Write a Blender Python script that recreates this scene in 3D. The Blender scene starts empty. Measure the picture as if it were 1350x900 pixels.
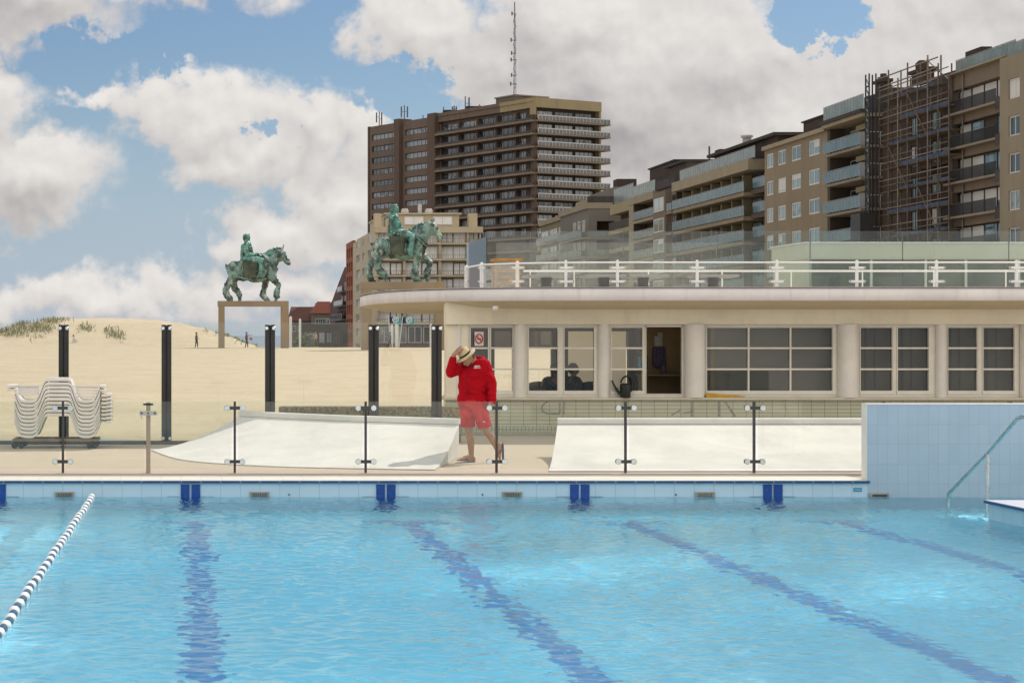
import bpy, bmesh, math, random
import numpy as np
from mathutils import Vector, Matrix

random.seed(7)
sc = bpy.context.scene
COL = sc.collection
R = math.radians
PI = math.pi

# ------------------------------------------------------------------ camera
F, PX0, PY0, EYE = 2550.0, 245.0, 440.0, 1.89      # focal length in photo pixels, principal point, eye height
cam = bpy.data.cameras.new('camera')
cam_o = bpy.data.objects.new('camera', cam)
COL.objects.link(cam_o)
cam_o.location = (0, 0, EYE)
cam_o.rotation_euler = (PI / 2, 0, 0)
cam.sensor_width = 36
cam.lens = F / 1350 * 36
cam.shift_x = (675 - PX0) / 1350
cam.shift_y = -(450 - PY0) / 1350
cam.clip_start, cam.clip_end = 0.1, 9000
sc.camera = cam_o

# ------------------------------------------------------------------ sun, exposure
SUN_EL, SUN_AZ = R(47), R(46)
S = Vector((math.sin(SUN_AZ) * math.cos(SUN_EL), math.cos(SUN_AZ) * math.cos(SUN_EL), math.sin(SUN_EL)))
sun = bpy.data.lights.new('sun', 'SUN')
sun.energy = 2.85
sun.angle = R(0.55)
sun.color = (1.0, 0.945, 0.87)
sun_o = bpy.data.objects.new('sun', sun)
COL.objects.link(sun_o)
sun_o.rotation_euler = (-S).to_track_quat('-Z', 'Y').to_euler()
sun_o.location = S * 60
sun.cycles.is_caustics_light = True
sc.view_settings.view_transform = 'Standard'
sc.view_settings.look = 'None'
sc.view_settings.exposure = 0.2
sc.view_settings.gamma = 1.0
sc.view_settings.use_curve_mapping = False
sc.cycles.use_denoising = True
sc.cycles.max_bounces = 8
sc.cycles.transparent_max_bounces = 24
sc.cycles.transmission_bounces = 6
sc.cycles.glossy_bounces = 3
sc.cycles.diffuse_bounces = 2
sc.cycles.sample_clamp_indirect = 6.0


# ------------------------------------------------------------------ node helper
class NT:
    def __init__(self, tree):
        self.t, self.n, self.l = tree, tree.nodes, tree.links

    def node(self, typ, **kw):
        nd = self.n.new(typ)
        for k, v in kw.items():
            setattr(nd, k, v)
        return nd

    def put(self, sock, v):
        if hasattr(v, 'is_output'):
            self.l.new(v, sock)
        else:
            sock.default_value = v

    def M(self, op, a, b=None, c=None, clamp=False):
        nd = self.node('ShaderNodeMath', operation=op, use_clamp=clamp)
        for i, v in enumerate((a, b, c)):
            if v is not None:
                self.put(nd.inputs[i], v)
        return nd.outputs[0]

    def V(self, op, a, b=None):
        nd = self.node('ShaderNodeVectorMath', operation=op)
        self.put(nd.inputs[0], a)
        if b is not None:
            self.put(nd.inputs[3] if op == 'SCALE' else nd.inputs[1], b)
        return nd.outputs['Value'] if op in ('LENGTH', 'DOT_PRODUCT', 'DISTANCE') else nd.outputs[0]

    def xyz(self, x, y, z=0.0):
        nd = self.node('ShaderNodeCombineXYZ')
        for i, v in enumerate((x, y, z)):
            self.put(nd.inputs[i], v)
        return nd.outputs[0]

    def sep(self, v):
        nd = self.node('ShaderNodeSeparateXYZ')
        self.put(nd.inputs[0], v)
        return nd.outputs

    def noise(self, vec, scale, detail=4, rough=0.55, dist=0.0):
        nd = self.node('ShaderNodeTexNoise')
        self.put(nd.inputs['Vector'], vec)
        nd.inputs['Scale'].default_value = scale
        nd.inputs['Detail'].default_value = detail
        nd.inputs['Roughness'].default_value = rough
        nd.inputs['Distortion'].default_value = dist
        return nd

    def smooth(self, v, a, b, lo=0.0, hi=1.0):
        nd = self.node('ShaderNodeMapRange', interpolation_type='SMOOTHSTEP')
        self.put(nd.inputs[0], v)
        for i, q in enumerate((a, b, lo, hi)):
            nd.inputs[1 + i].default_value = q
        return nd.outputs[0]

    def mix(self, f, a, b, blend='MIX'):
        nd = self.node('ShaderNodeMix', data_type='RGBA', blend_type=blend)
        self.put(nd.inputs[0], f)
        self.put(nd.inputs[6], a if hasattr(a, 'is_output') else (*a, 1))
        self.put(nd.inputs[7], b if hasattr(b, 'is_output') else (*b, 1))
        return nd.outputs[2]


# ------------------------------------------------------------------ world: Nishita sky with broken cumulus
world = bpy.data.worlds.new('World')
sc.world = world
world.use_nodes = True
w = NT(world.node_tree)
bg = w.n['Background']
sky = w.node('ShaderNodeTexSky', sky_type='NISHITA', sun_disc=False)
sky.sun_elevation, sky.sun_rotation = SUN_EL, SUN_AZ
sky.altitude = 0
sky.air_density, sky.dust_density, sky.ozone_density = 1.0, 0.6, 1.6
SKY_K = 0.064
skyc = w.V('SCALE', sky.outputs[0], SKY_K)
tc = w.node('ShaderNodeTexCoord')
gen = tc.outputs['Generated']
dx, dy, dz = w.sep(gen)
dys = w.M('MAXIMUM', dy, 0.05)
U = w.M('MULTIPLY_ADD', w.M('DIVIDE', dx, dys), 25.5, 2.45)       # direction on a plane ahead, hundreds of units
W = w.M('MULTIPLY_ADD', w.M('DIVIDE', dz, dys), -25.5, 4.40)
uv = w.xyz(U, W)
warp = w.noise(uv, 1.15, 7, 0.56)
wv = w.V('SCALE', w.V('SUBTRACT', warp.outputs['Color'], (0.5, 0.5, 0.5)), 1.35)
warp2 = w.noise(w.V('ADD', uv, (7.1, 3.3, 0)), 4.5, 5, 0.6)
wv2 = w.V('SCALE', w.V('SUBTRACT', warp2.outputs['Color'], (0.5, 0.5, 0.5)), 0.36)
uvw = w.V('ADD', w.V('ADD', uv, wv), wv2)
uvw = w.V('MULTIPLY', uvw, (1, 1, 0))


def blobs(vec, lst):
    out = None
    for (cx, cy, rx, ry, k) in lst:
        d = w.V('MULTIPLY', w.V('SUBTRACT', vec, (cx, cy, 0)), (1 / rx, 1 / ry, 0))
        b = w.M('MULTIPLY', w.M('SUBTRACT', 1.0, w.V('LENGTH', d)), k)
        out = b if out is None else w.M('MAXIMUM', out, b)
    return out


CL = [(-0.3, 0.05, 2.3, 0.75, 1), (2.6, -0.35, 1.6, 0.55, .8), (-0.2, 1.25, 0.75, 0.6, 1), (0.45, 2.35, 1.2, 0.75, 1), (-0.8, 2.0, 1.3, 1.3, 1),
      (2.7, 1.45, 1.35, 0.72, 1), (3.3, 2.05, 1.2, 0.62, 1), (4.15, 1.75, 0.75, 0.75, .9), (1.3, 1.3, 0.7, 0.2, .7),
      (3.8, 3.1, 1.2, 0.5, .9), (4.5, 2.6, 0.9, 0.6, .9), (4.75, 1.8, 0.5, 0.8, .8), (5.55, 0.35, 1.05, 0.75, 1), (6.5, 0.95, 1.1, 0.75, 1),
      (8.3, 1.3, 2.8, 2.1, 1.6), (7.8, 0.3, 1.8, 1.0, 1.2), (10.3, 1.7, 1.7, 1.25, 1.2), (12.5, 0.7, 2.3, 1.1, 1.2), (15.0, 0.5, 3, 2.5, 1.2),
      (9.0, 2.9, 2.6, 1.2, 1.1), (1.2, 3.95, 3.6, 0.42, .55), (3.6, 3.85, 1.6, 0.4, .6), (-3.5, 3.0, 2.2, 1.6, 1), (6.8, 3.2, 1.6, 1.6, .9)]
bl = blobs(uvw, CL)
HOLES = [(10.8, 0.2, 0.65, 0.4, 1.3), (3.5, 1.8, 0.3, 0.34, .9), (5.35, 1.25, 0.7, 0.42, .8), (1.6, 0.65, 1.3, 0.35, .7)]
hwv = w.V('SCALE', w.V('SUBTRACT', w.noise(uv, 2.6, 6, 0.6).outputs['Color'], (0.5, 0.5, 0.5)), 1.1)
hl = w.M('MAXIMUM', blobs(w.V('MULTIPLY', w.V('ADD', uvw, hwv), (1, 1, 0)), HOLES), 0.0)
fb = w.noise(uv, 2.3, 9, 0.53).outputs[0]
dens_f = w.M('SUBTRACT', w.M('MULTIPLY_ADD', w.M('SUBTRACT', fb, 0.5), 0.85, bl), w.M('MULTIPLY', hl, 1.3))
gn = w.noise(gen, 2.2, 7, 0.55).outputs[0]
dens_g = w.M('MULTIPLY_ADD', w.M('SUBTRACT', gn, 0.42), 3.0, 0.0)
front = w.smooth(dy, 0.80, 0.88)
dens = w.M('ADD', w.M('MULTIPLY', dens_f, front), w.M('MULTIPLY', dens_g, w.M('SUBTRACT', 1.0, front)))
alpha = w.smooth(dens, -0.07, 0.36)
# shading: compare the density with the density a little towards the sun (up and to the right)
DL = (0.14, -0.34, 0)
warps = w.noise(uv, 1.15, 3, 0.5)
uvs = w.V('MULTIPLY', w.V('ADD', uv, w.V('SCALE', w.V('SUBTRACT', warps.outputs['Color'], (0.5, 0.5, 0.5)), 1.35)), (1, 1, 0))
bl1 = blobs(uvs, CL)
bl2 = blobs(w.V('ADD', uvs, DL), CL)
fb2 = w.noise(w.V('ADD', uv, (0.06, -0.13, 0)), 2.3, 4, 0.5).outputs[0]
fb3 = w.noise(uv, 2.3, 4, 0.5).outputs[0]
dd = w.M('SUBTRACT', bl1, bl2)
nn_ = w.M('SUBTRACT', fb3, fb2)
GREY = [(7.9, 1.75, 2.3, 1.2, 1.0), (6.9, 0.9, 1.2, .8, .75), (0.2, 0.1, 1.6, .55, .9), (9.6, 1.25, 1.6, .7, .75), (0.2, 2.75, 1.0, .35, .4),
        (12.6, 0.3, 2.0, .7, .5), (7.5, 2.8, 1.2, .6, .5), (15, 1, 3, 2, .6)]
gr = w.M('MAXIMUM', blobs(uvs, GREY), 0.0)
li = w.M('MULTIPLY_ADD', dd, 0.40, 0.74)
li = w.M('MULTIPLY_ADD', nn_, 0.45, li)
li = w.M('SUBTRACT', w.M('MAXIMUM', li, 0.45), w.M('MULTIPLY', gr, 0.52))
li = w.M('MAXIMUM', li, 0.0, clamp=True)
ccol = w.mix(li, (0.285, 0.262, 0.268), (0.75, 0.715, 0.68))
# unseen clouds behind the viewer, opposite the sun, brightened to fill the shaded fronts
back = w.smooth(dy, 0.35, -0.2)
ccol = w.mix(back, ccol, (1.34, 1.28, 1.19))
hz = w.smooth(dz, 0.0, 0.15, 0.85, 0.0)
skyb = w.mix(1.0, skyc, (0.80, 0.92, 1.05), 'MULTIPLY')
skyh = w.mix(hz, skyb, (0.375, 0.455, 0.56))
fin = w.mix(w.M('MULTIPLY', alpha, 0.96), skyh, ccol)
w.l.new(fin, bg.inputs[0])
bg.inputs[1].default_value = 1.0


# ------------------------------------------------------------------ materials
def mat(name, col, rough=0.7, var=0.12, scale=4.0, bump=0.0, bscale=40.0, bdist=0.02, metal=0.0, spec=0.4, col2=None, thr=None, stain=None, coord='Position'):
    m = bpy.data.materials.new(name)
    m.use_nodes = True
    t = NT(m.node_tree)
    b = t.n['Principled BSDF']
    b.inputs['Roughness'].default_value = rough
    b.inputs['Metallic'].default_value = metal
    b.inputs['Specular IOR Level'].default_value = spec
    if coord == 'Position':
        pos = t.node('ShaderNodeNewGeometry').outputs['Position']
    else:
        pos = t.node('ShaderNodeTexCoord').outputs['Object']
    c2 = col2 if col2 else tuple(max(0, c * (1 - 2 * var)) for c in col)
    n1 = t.noise(pos, scale, 5, 0.6).outputs[0]
    f = t.smooth(n1, *(thr if thr else (0.3, 0.75)))
    c = t.mix(f, col, c2)
    if stain:                                   # (scale vector, colour, strength)
        sv, scol, k = stain
        n2 = t.noise(t.V('MULTIPLY', pos, sv), 1.0, 6, 0.65).outputs[0]
        c = t.mix(t.M('MULTIPLY', t.smooth(n2, 0.5, 0.72), k), c, scol)
    t.l.new(c, b.inputs['Base Color'])
    rr = t.noise(pos, scale * 3, 3).outputs[0]
    t.l.new(t.M('MULTIPLY_ADD', t.M('SUBTRACT', rr, 0.5), 0.25, rough, clamp=True), b.inputs['Roughness'])
    if bump:
        bn = t.node('ShaderNodeBump')
        bn.inputs['Strength'].default_value = bump
        bn.inputs['Distance'].default_value = bdist
        t.l.new(t.noise(pos, bscale, 5, 0.6).outputs[0], bn.inputs['Height'])
        t.l.new(bn.outputs[0], b.inputs['Normal'])
    return m


def tile_mat(name, c1, c2, grout, tw, th, axes='xz', off=(0, 0), mortar=0.006, rough=0.3, brick_off=0.0, bump=0.3, stain=None):
    m = bpy.data.materials.new(name)
    m.use_nodes = True
    t = NT(m.node_tree)
    b = t.n['Principled BSDF']
    b.inputs['Roughness'].default_value = rough
    pos = t.node('ShaderNodeNewGeometry').outputs['Position']
    p = t.sep(pos)
    ix = {'x': 0, 'y': 1, 'z': 2}
    vec = t.xyz(t.M('ADD', p[ix[axes[0]]], off[0]), t.M('ADD', p[ix[axes[1]]], off[1]))
    br = t.node('ShaderNodeTexBrick', offset=brick_off, squash=1.0)
    t.l.new(vec, br.inputs['Vector'])
    br.inputs['Color1'].default_value = (*c1, 1)
    br.inputs['Color2'].default_value = (*c2, 1)
    br.inputs['Mortar'].default_value = (*grout, 1)
    br.inputs['Scale'].default_value = 1
    br.inputs['Mortar Size'].default_value = mortar
    br.inputs['Mortar Smooth'].default_value = 0.2
    br.inputs['Brick Width'].default_value = tw
    br.inputs['Row Height'].default_value = th
    n1 = t.noise(pos, 1.7, 5, 0.6).outputs[0]
    c = t.mix(t.smooth(n1, 0.35, 0.8, 0.0, 0.22), br.outputs['Color'], tuple(x * 0.7 for x in c1))
    if stain:
        sv, scol, k = stain
        n2 = t.noise(t.V('MULTIPLY', pos, sv), 1.0, 6, 0.65).outputs[0]
        c = t.mix(t.M('MULTIPLY', t.smooth(n2, 0.5, 0.75), k), c, scol)
    t.l.new(c, b.inputs['Base Color'])
    if bump:
        bn = t.node('ShaderNodeBump')
        bn.inputs['Strength'].default_value = bump
        bn.inputs['Distance'].default_value = 0.004
        bn.invert = True
        t.l.new(br.outputs['Fac'], bn.inputs['Height'])
        t.l.new(bn.outputs[0], b.inputs['Normal'])
    return m


def glass_mat(name, tint, ior=1.45, dust=0.02):
    m = bpy.data.materials.new(name)
    m.use_nodes = True
    t = NT(m.node_tree)
    t.n.remove(t.n['Principled BSDF'])
    out = [n for n in t.n if n.type == 'OUTPUT_MATERIAL'][0]
    tr = t.node('ShaderNodeBsdfTransparent')
    tr.inputs[0].default_value = (*tint, 1)
    gl = t.node('ShaderNodeBsdfGlossy')
    gl.inputs['Roughness'].default_value = 0.02
    df = t.node('ShaderNodeBsdfDiffuse')
    df.inputs[0].default_value = (.75, .74, .68, 1)
    pos = t.node('ShaderNodeNewGeometry').outputs['Position']
    dn = t.noise(pos, 2.2, 5, 0.65).outputs[0]
    m1 = t.node('ShaderNodeMixShader')
    t.l.new(t.smooth(dn, 0.35, 0.8, dust * .4, dust * 2), m1.inputs[0])
    t.l.new(tr.outputs[0], m1.inputs[1])
    t.l.new(df.outputs[0], m1.inputs[2])
    fr = t.node('ShaderNodeFresnel')
    fr.inputs[0].default_value = ior
    m2 = t.node('ShaderNodeMixShader')
    t.l.new(fr.outputs[0], m2.inputs[0])
    t.l.new(m1.outputs[0], m2.inputs[1])
    t.l.new(gl.outputs[0], m2.inputs[2])
    t.l.new(m2.outputs[0], out.inputs[0])
    return m


def pane_mat(name, dark, curtain, share=0.4, rough=0.06):
    """Window glass seen from far off: a dark room or a drawn curtain, different from window to window, under a glossy surface."""
    m = bpy.data.materials.new(name)
    m.use_nodes = True
    t = NT(m.node_tree)
    b = t.n['Principled BSDF']
    b.inputs['Roughness'].default_value = rough
    b.inputs['Specular IOR Level'].default_value = 0.9
    b.inputs['IOR'].default_value = 1.55
    rnd = t.node('ShaderNodeObjectInfo').outputs['Random']
    pos = t.node('ShaderNodeNewGeometry').outputs['Position']
    n1 = t.noise(pos, 0.9, 2).outputs[0]
    k = t.M('ADD', rnd, t.M('MULTIPLY', t.M('SUBTRACT', n1, 0.5), 0.9))
    c = t.mix(t.smooth(k, 1 - share - 0.1, 1 - share + 0.1), dark, curtain)
    t.l.new(c, b.inputs['Base Color'])
    return m


M = {}
M['coping'] = tile_mat('coping', (.71, .68, .60), (.68, .65, .57), (.62, .57, .48), .265, .30, 'xy', (.06, .0), .007, .5, bump=.2, stain=((.7, 2, 2), (.66, .6, .5), .35))
M['blue_edge'] = tile_mat('blue_edge', (.004, .065, .19), (.005, .08, .22), (.25, .35, .45), .255, 3, 'xz', (.06, 1), .006, .25)
M['pool_tile'] = tile_mat('pool_tile', (.50, .66, .775), (.53, .68, .79), (.34, .47, .55), .255, .245, 'xz', (.06, .22), .004, .25)
M['pool_side'] = tile_mat('pool_side', (.36, .58, .72), (.39, .61, .745), (.30, .44, .54), .255, .245, 'yz', (.06, .22), .005, .25)
M['pool_floor'] = tile_mat('pool_floor', (.33, .80, 1.0), (.35, .81, 1.0), (.27, .72, .96), .25, .25, 'xy', (0, 0), .005, .4, bump=0)
M['lane_blue'] = tile_mat('lane_blue', (.15, .35, .68), (.175, .375, .71), (.25, .47, .77), .13, .13, 'xy', (0, 0), .005, .4, bump=0)
M['screen_tile'] = tile_mat('screen_tile', (.375, .49, .595), (.40, .515, .62), (.36, .44, .48), .131, .255, 'xz', (-8.81, .30), .004, .25)
M['marker_blue'] = mat('marker_blue', (.006, .06, .29), .25, .1, 6)
M['deck'] = tile_mat('deck', (.50, .42, .325), (.485, .405, .315), (.50, .42, .32), 2.0, 2.0, 'xy', (.3, .75), .012, .85, bump=.1, stain=((.9, .9, 1), (.44, .37, .29), .55))
M['side_deck'] = tile_mat('side_deck', (.52, .53, .60), (.5, .51, .58), (.4, .42, .48), .25, .25, 'xy', (0, 0), .006, .5)
M['white_ramp'] = mat('white_ramp', (.70, .685, .66), .75, .07, 1.3, .4, 9, stain=((1.3, .6, 3), (.55, .535, .50), .75))
M['white_paint'] = mat('white_paint', (.76, .74, .70), .5, .06, 3, .05, 30)
M['steel_white'] = mat('steel_white', (.82, .80, .76), .35, .05, 8)
M['fascia'] = mat('fascia', (.73, .68, .66), .75, .07, 1.1, .4, 9, stain=((5, 5, .8), (.52, .475, .45), .5))
M['soffit'] = mat('soffit', (.70, .60, .42), .75, .06, .8, .1, 9, stain=((.5, .5, .5), (.62, .54, .41), .5))
M['cream'] = mat('cream', (.80, .725, .56), .6, .06, 1.4, .15, 18, stain=((3.5, 3.5, .5), (.60, .53, .39), .45))
M['column_white'] = mat('column_white', (.78, .735, .66), .6, .06, 2, .3, 60, stain=((4, 4, .7), (.60, .55, .47), .4))
M['frame_cream'] = mat('frame_cream', (.76, .71, .61), .45, .06, 3)
M['wall_tile'] = tile_mat('wall_tile', (.56, .535, .385), (.52, .50, .355), (.25, .25, .18), .245, .0695, 'xz', (.05, .003), .0075, .3, stain=((.8, .8, .8), (.36, .36, .26), .5))
M['soldier_tile'] = tile_mat('soldier_tile', (.47, .46, .34), (.43, .43, .31), (.20, .21, .16), .07, .3, 'xz', (.02, .2), .0075, .3)
M['wall_tile_side'] = tile_mat('wall_tile_side', (.50, .49, .35), (.46, .455, .32), (.21, .22, .16), .245, .0695, 'yz', (.05, .003), .0075, .3)
M['sill'] = mat('sill', (.64, .585, .46), .6, .1, 2.5, .1, 20)
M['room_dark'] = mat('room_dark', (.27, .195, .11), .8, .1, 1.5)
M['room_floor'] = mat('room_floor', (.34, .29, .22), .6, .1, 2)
M['blind'] = mat('blind', (.155, .135, .11), .8, .05, 2, .2, 60)
M['blind_dark'] = mat('blind_dark', (.115, .09, .065), .8, .06, 2, .2, 60)
M['scar'] = mat('scar', (.30, .30, .22), .5, .2, 12)
M['window_glass'] = glass_mat('window_glass', (.93, .94, .91), 1.45, .008)
M['fence_glass'] = glass_mat('fence_glass', (.955, .965, .93), 1.45, .013)
M['tall_glass'] = glass_mat('tall_glass', (.97, .975, .95), 1.38, .008)
M['screen_glass'] = glass_mat('screen_glass', (.92, .955, .945), 1.42, .02)
M['kiosk_glass'] = glass_mat('kiosk_glass', (.58, .68, .58), 1.5, .02)
M['black_steel'] = mat('black_steel', (.028, .026, .024), .45, .15, 3)
M['dark_steel'] = mat('dark_steel', (.06, .06, .058), .4, .15, 6)
M['steel'] = mat('steel', (.62, .62, .60), .28, .1, 9, metal=1.0)
M['clamp'] = mat('clamp', (.72, .72, .70), .25, .1, 20, metal=.9)
M['beige_post'] = mat('beige_post', (.36, .31, .23), .5, .1, 5)
M['wood'] = mat('wood', (.46, .22, .045), .6, .2, 6)
M['sand'] = mat('sand', (.545, .465, .34), .95, .05, .35, .9, 1.6, bdist=.16, spec=.1, stain=((.55, .2, .25), (.45, .375, .265), .6))
M['sea'] = mat('sea', (.16, .22, .27), .3, .1, .02)
M['kerb'] = mat('kerb', (.17, .14, .10), .85, .2, 3, .4, 30)
M['pebble'] = mat('pebble', (.36, .29, .17), .9, .3, 28, .9, 60, thr=(.4, .6))
M['plastic_white'] = mat('plastic_white', (.72, .69, .65), .4, .04, 6, stain=((3, 3, 9), (.66, .60, .53), .45))
M['cast'] = mat('cast', (.035, .035, .035), .5, .2, 8)
M['trolley'] = mat('trolley', (.24, .18, .12), .7, .2, 6)
M['can_green'] = mat('can_green', (.018, .026, .022), .4, .15, 6)
M['yellow'] = mat('yellow', (.62, .36, .03), .5, .15, 6)
M['paper'] = mat('paper', (.70, .68, .62), .8, .04, 8)
M['purple'] = mat('purple', (.17, .12, .20), .9, .2, 8)
M['navy'] = mat('navy', (.03, .06, .13), .7, .1, 5)
M['teal_flag'] = mat('teal_flag', (.06, .42, .47), .7, .1, 3)
M['navy_flag'] = mat('navy_flag', (.015, .05, .14), .7, .1, 3)
M['sign_red'] = mat('sign_red', (.55, .02, .02), .5, .05, 9)
M['sign_white'] = mat('sign_white', (.72, .66, .60), .5, .04, 9)
M['sign_blue'] = mat('sign_blue', (.02, .27, .46), .4, .06, 9)
M['bronze'] = mat('bronze', (.16, .275, .235), .45, .1, 1.3, 1.0, 4.5, spec=.7, col2=(.016, .03, .03), thr=(.42, .60), stain=((2.0, 2.0, .55), (.52, .59, .51), .95))
M['bronze_dark'] = mat('bronze_dark', (.085, .10, .065), .6, .1, .8, .8, 3.5, col2=(.03, .045, .035), thr=(.4, .65))
M['bronze_green'] = mat('bronze_green', (.10, .29, .245), .45, .1, 1.4, 1.0, 5, spec=.7, col2=(.018, .06, .055), thr=(.43, .62), stain=((2.2, 2.2, .6), (.38, .52, .45), .65))
M['corten'] = mat('corten', (.30, .235, .155), .8, .1, .25, .2, 6, stain=((.25, .25, .1), (.30, .14, .03), .6))
M['skin'] = mat('skin', (.43, .225, .14), .5, .16, 22, .15, 60)
M['red_cloth'] = mat('red_cloth', (.43, .003, .011), .85, .09, 9, .9, 15, bdist=.022, spec=.12)
M['red_shorts'] = mat('red_shorts', (.58, .018, .02), .8, .15, 12, .4, 60, spec=.2)
M['straw'] = mat('straw', (.72, .56, .31), .8, .12, 40, .6, 160)
M['hair'] = mat('hair', (.035, .022, .014), .8, .2, 20)
M['rubber_navy'] = mat('rubber_navy', (.035, .045, .09), .6, .1, 20)
M['black_band'] = mat('black_band', (.012, .012, .012), .7, .1, 10)
M['float_white'] = mat('float_white', (.80, .81, .80), .35, .03, 9)
M['float_blue'] = mat('float_blue', (.015, .085, .17), .35, .1, 9)
M['rope'] = mat('rope', (.5, .5, .48), .8, .1, 30)
M['leaf'] = mat('leaf', (.085, .13, .045), .7, .3, 1.5, col2=(.045, .07, .025))
M['dune_grass'] = mat('dune_grass', (.30, .285, .15), .8, .25, .8, col2=(.19, .20, .10))

# ------------------------------------------------------------------ building helpers


def P(px, py, Y):
    return Vector(((px - PX0) / F * Y, Y, EYE + (PY0 - py) / F * Y))


def X_(px, Y):
    return (px - PX0) / F * Y


def Z_(py, Y):
    return EYE + (PY0 - py) / F * Y


CUBE_F = [(0, 3, 2, 1), (4, 5, 6, 7), (0, 1, 5, 4), (1, 2, 6, 5), (2, 3, 7, 6), (3, 0, 4, 7)]


class MB:
    def __init__(self, T=None):
        self.v, self.f, self.m, self.s, self.T = [], [], [], [], T

    def add(self, verts, faces, m=0, smooth=False):
        b = len(self.v)
        T = self.T
        self.v += [tuple(T(*p)) if T else tuple(p) for p in verts]
        for fc in faces:
            self.f.append([b + i for i in fc])
            self.m.append(m)
            self.s.append(smooth)
        return self

    def box(self, x0, y0, z0, x1, y1, z1, m=0):
        return self.add([(x0, y0, z0), (x1, y0, z0), (x1, y1, z0), (x0, y1, z0), (x0, y0, z1), (x1, y0, z1), (x1, y1, z1), (x0, y1, z1)], CUBE_F, m)

    def bar(self, p0, p1, wd, ht, m=0, up=(0, 0, 1)):
        p0, p1 = Vector(p0), Vector(p1)
        d = (p1 - p0).normalized()
        u = Vector(up)
        if abs(d.dot(u)) > .98:
            u = Vector((0, 1, 0))
        s = d.cross(u).normalized() * (wd / 2)
        u = s.cross(d).normalized() * (ht / 2)
        vs = [p0 - s - u, p0 + s - u, p0 + s + u, p0 - s + u, p1 - s - u, p1 + s - u, p1 + s + u, p1 - s + u]
        return self.add(vs, CUBE_F, m)

    def tube(self, pts, r, n=8, m=0, closed=False):
        pts = [Vector(p) for p in pts]
        k = len(pts)
        rs = r if isinstance(r, (list, tuple)) else [r] * k
        vs, prev = [], None
        for i, p in enumerate(pts):
            if closed:
                d = (pts[(i + 1) % k] - pts[i - 1]).normalized()
            else:
                d = (pts[min(i + 1, k - 1)] - pts[max(i - 1, 0)]).normalized()
            if prev is None:
                a = Vector((0, 0, 1)) if abs(d.z) < .9 else Vector((1, 0, 0))
                prev = d.cross(a).normalized()
            u = (prev - d * prev.dot(d)).normalized()
            prev = u
            q = d.cross(u)
            for j in range(n):
                t = 2 * PI * j / n
                vs.append(p + (u * math.cos(t) + q * math.sin(t)) * rs[i])
        fs = []
        for i in range(k if closed else k - 1):
            i2 = (i + 1) % k
            for j in range(n):
                j2 = (j + 1) % n
                fs.append((i * n + j, i * n + j2, i2 * n + j2, i2 * n + j))
        self.add(vs, fs, m, True)
        if not closed:
            self.add(vs[:n], [tuple(range(n))[::-1]], m)
            self.add(vs[-n:], [tuple(range(n))], m)
        return self

    def lathe(self, prof, c=(0, 0, 0), n=20, m=0, axis=(0, 0, 1), sx=1.0, smooth=True):
        c, a = Vector(c), Vector(axis).normalized()
        u = a.orthogonal().normalized() if abs(a.z) < .999 else Vector((1, 0, 0))
        q = a.cross(u)
        vs, fs = [], []
        for r, h in prof:
            for j in range(n):
                t = 2 * PI * j / n
                vs.append(c + a * h + u * (math.cos(t) * r * sx) + q * (math.sin(t) * r))
        k = len(prof)
        for i in range(k - 1):
            for j in range(n):
                j2 = (j + 1) % n
                fs.append((i * n + j, i * n + j2, (i + 1) * n + j2, (i + 1) * n + j))
        self.add(vs, fs, m, smooth)
        if prof[0][0] > 1e-4:
            self.add(vs[:n], [tuple(range(n))[::-1]], m)
        if prof[-1][0] > 1e-4:
            self.add(vs[-n:], [tuple(range(n))], m)
        return self

    def prism(self, poly, fn, a, b, m=0):
        """poly: 2D outline; fn(p, q, t) -> 3D; swept from t=a to t=b."""
        n = len(poly)
        vs = [fn(p, q, a) for p, q in poly] + [fn(p, q, b) for p, q in poly]
        fs = [tuple(range(n))[::-1], tuple(range(n, 2 * n))] + [(i, (i + 1) % n, n + (i + 1) % n, n + i) for i in range(n)]
        return self.add(vs, fs, m)

    def capsule(self, p0, p1, r0, r1, n=14, m=0, rings=5):
        p0, p1 = Vector(p0), Vector(p1)
        d = p1 - p0
        L = d.length
        d = d.normalized() if L > 1e-6 else Vector((0, 0, 1))
        prof = [(max(r0 * math.cos(-PI / 2 + PI / 2 * i / rings), 1e-5), r0 * math.sin(-PI / 2 + PI / 2 * i / rings)) for i in range(rings + 1)]
        prof += [(max(r1 * math.cos(PI / 2 * i / rings), 1e-5), L + r1 * math.sin(PI / 2 * i / rings)) for i in range(rings + 1)]
        return self.lathe(prof, p0, n, m, d)

    def ell(self, c, rad, rot=None, n=16, m=0):
        mt = rot if rot is not None else Matrix.Identity(3)
        vs, fs = [], []
        k = n // 2
        for i in range(k + 1):
            ph = -PI / 2 + PI * i / k
            for j in range(n):
                t = 2 * PI * j / n
                cr = max(math.cos(ph), 1e-4)
                vs.append(Vector(c) + mt @ Vector((rad[0] * cr * math.cos(t), rad[1] * cr * math.sin(t), rad[2] * math.sin(ph))))
        for i in range(k):
            for j in range(n):
                j2 = (j + 1) % n
                fs.append((i * n + j, i * n + j2, (i + 1) * n + j2, (i + 1) * n + j))
        return self.add(vs, fs, m, True)

    def mesh(self, name, off=(0, 0, 0), fix=True):
        me = bpy.data.meshes.new(name)
        ox, oy, oz = off
        me.from_pydata([(x - ox, y - oy, z - oz) for x, y, z in self.v], [], self.f)
        me.polygons.foreach_set('material_index', self.m)
        me.polygons.foreach_set('use_smooth', self.s)
        if fix:
            bm = bmesh.new()
            bm.from_mesh(me)
            bmesh.ops.recalc_face_normals(bm, faces=bm.faces)
            bm.to_mesh(me)
            bm.free()
        me.update()
        return me

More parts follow.
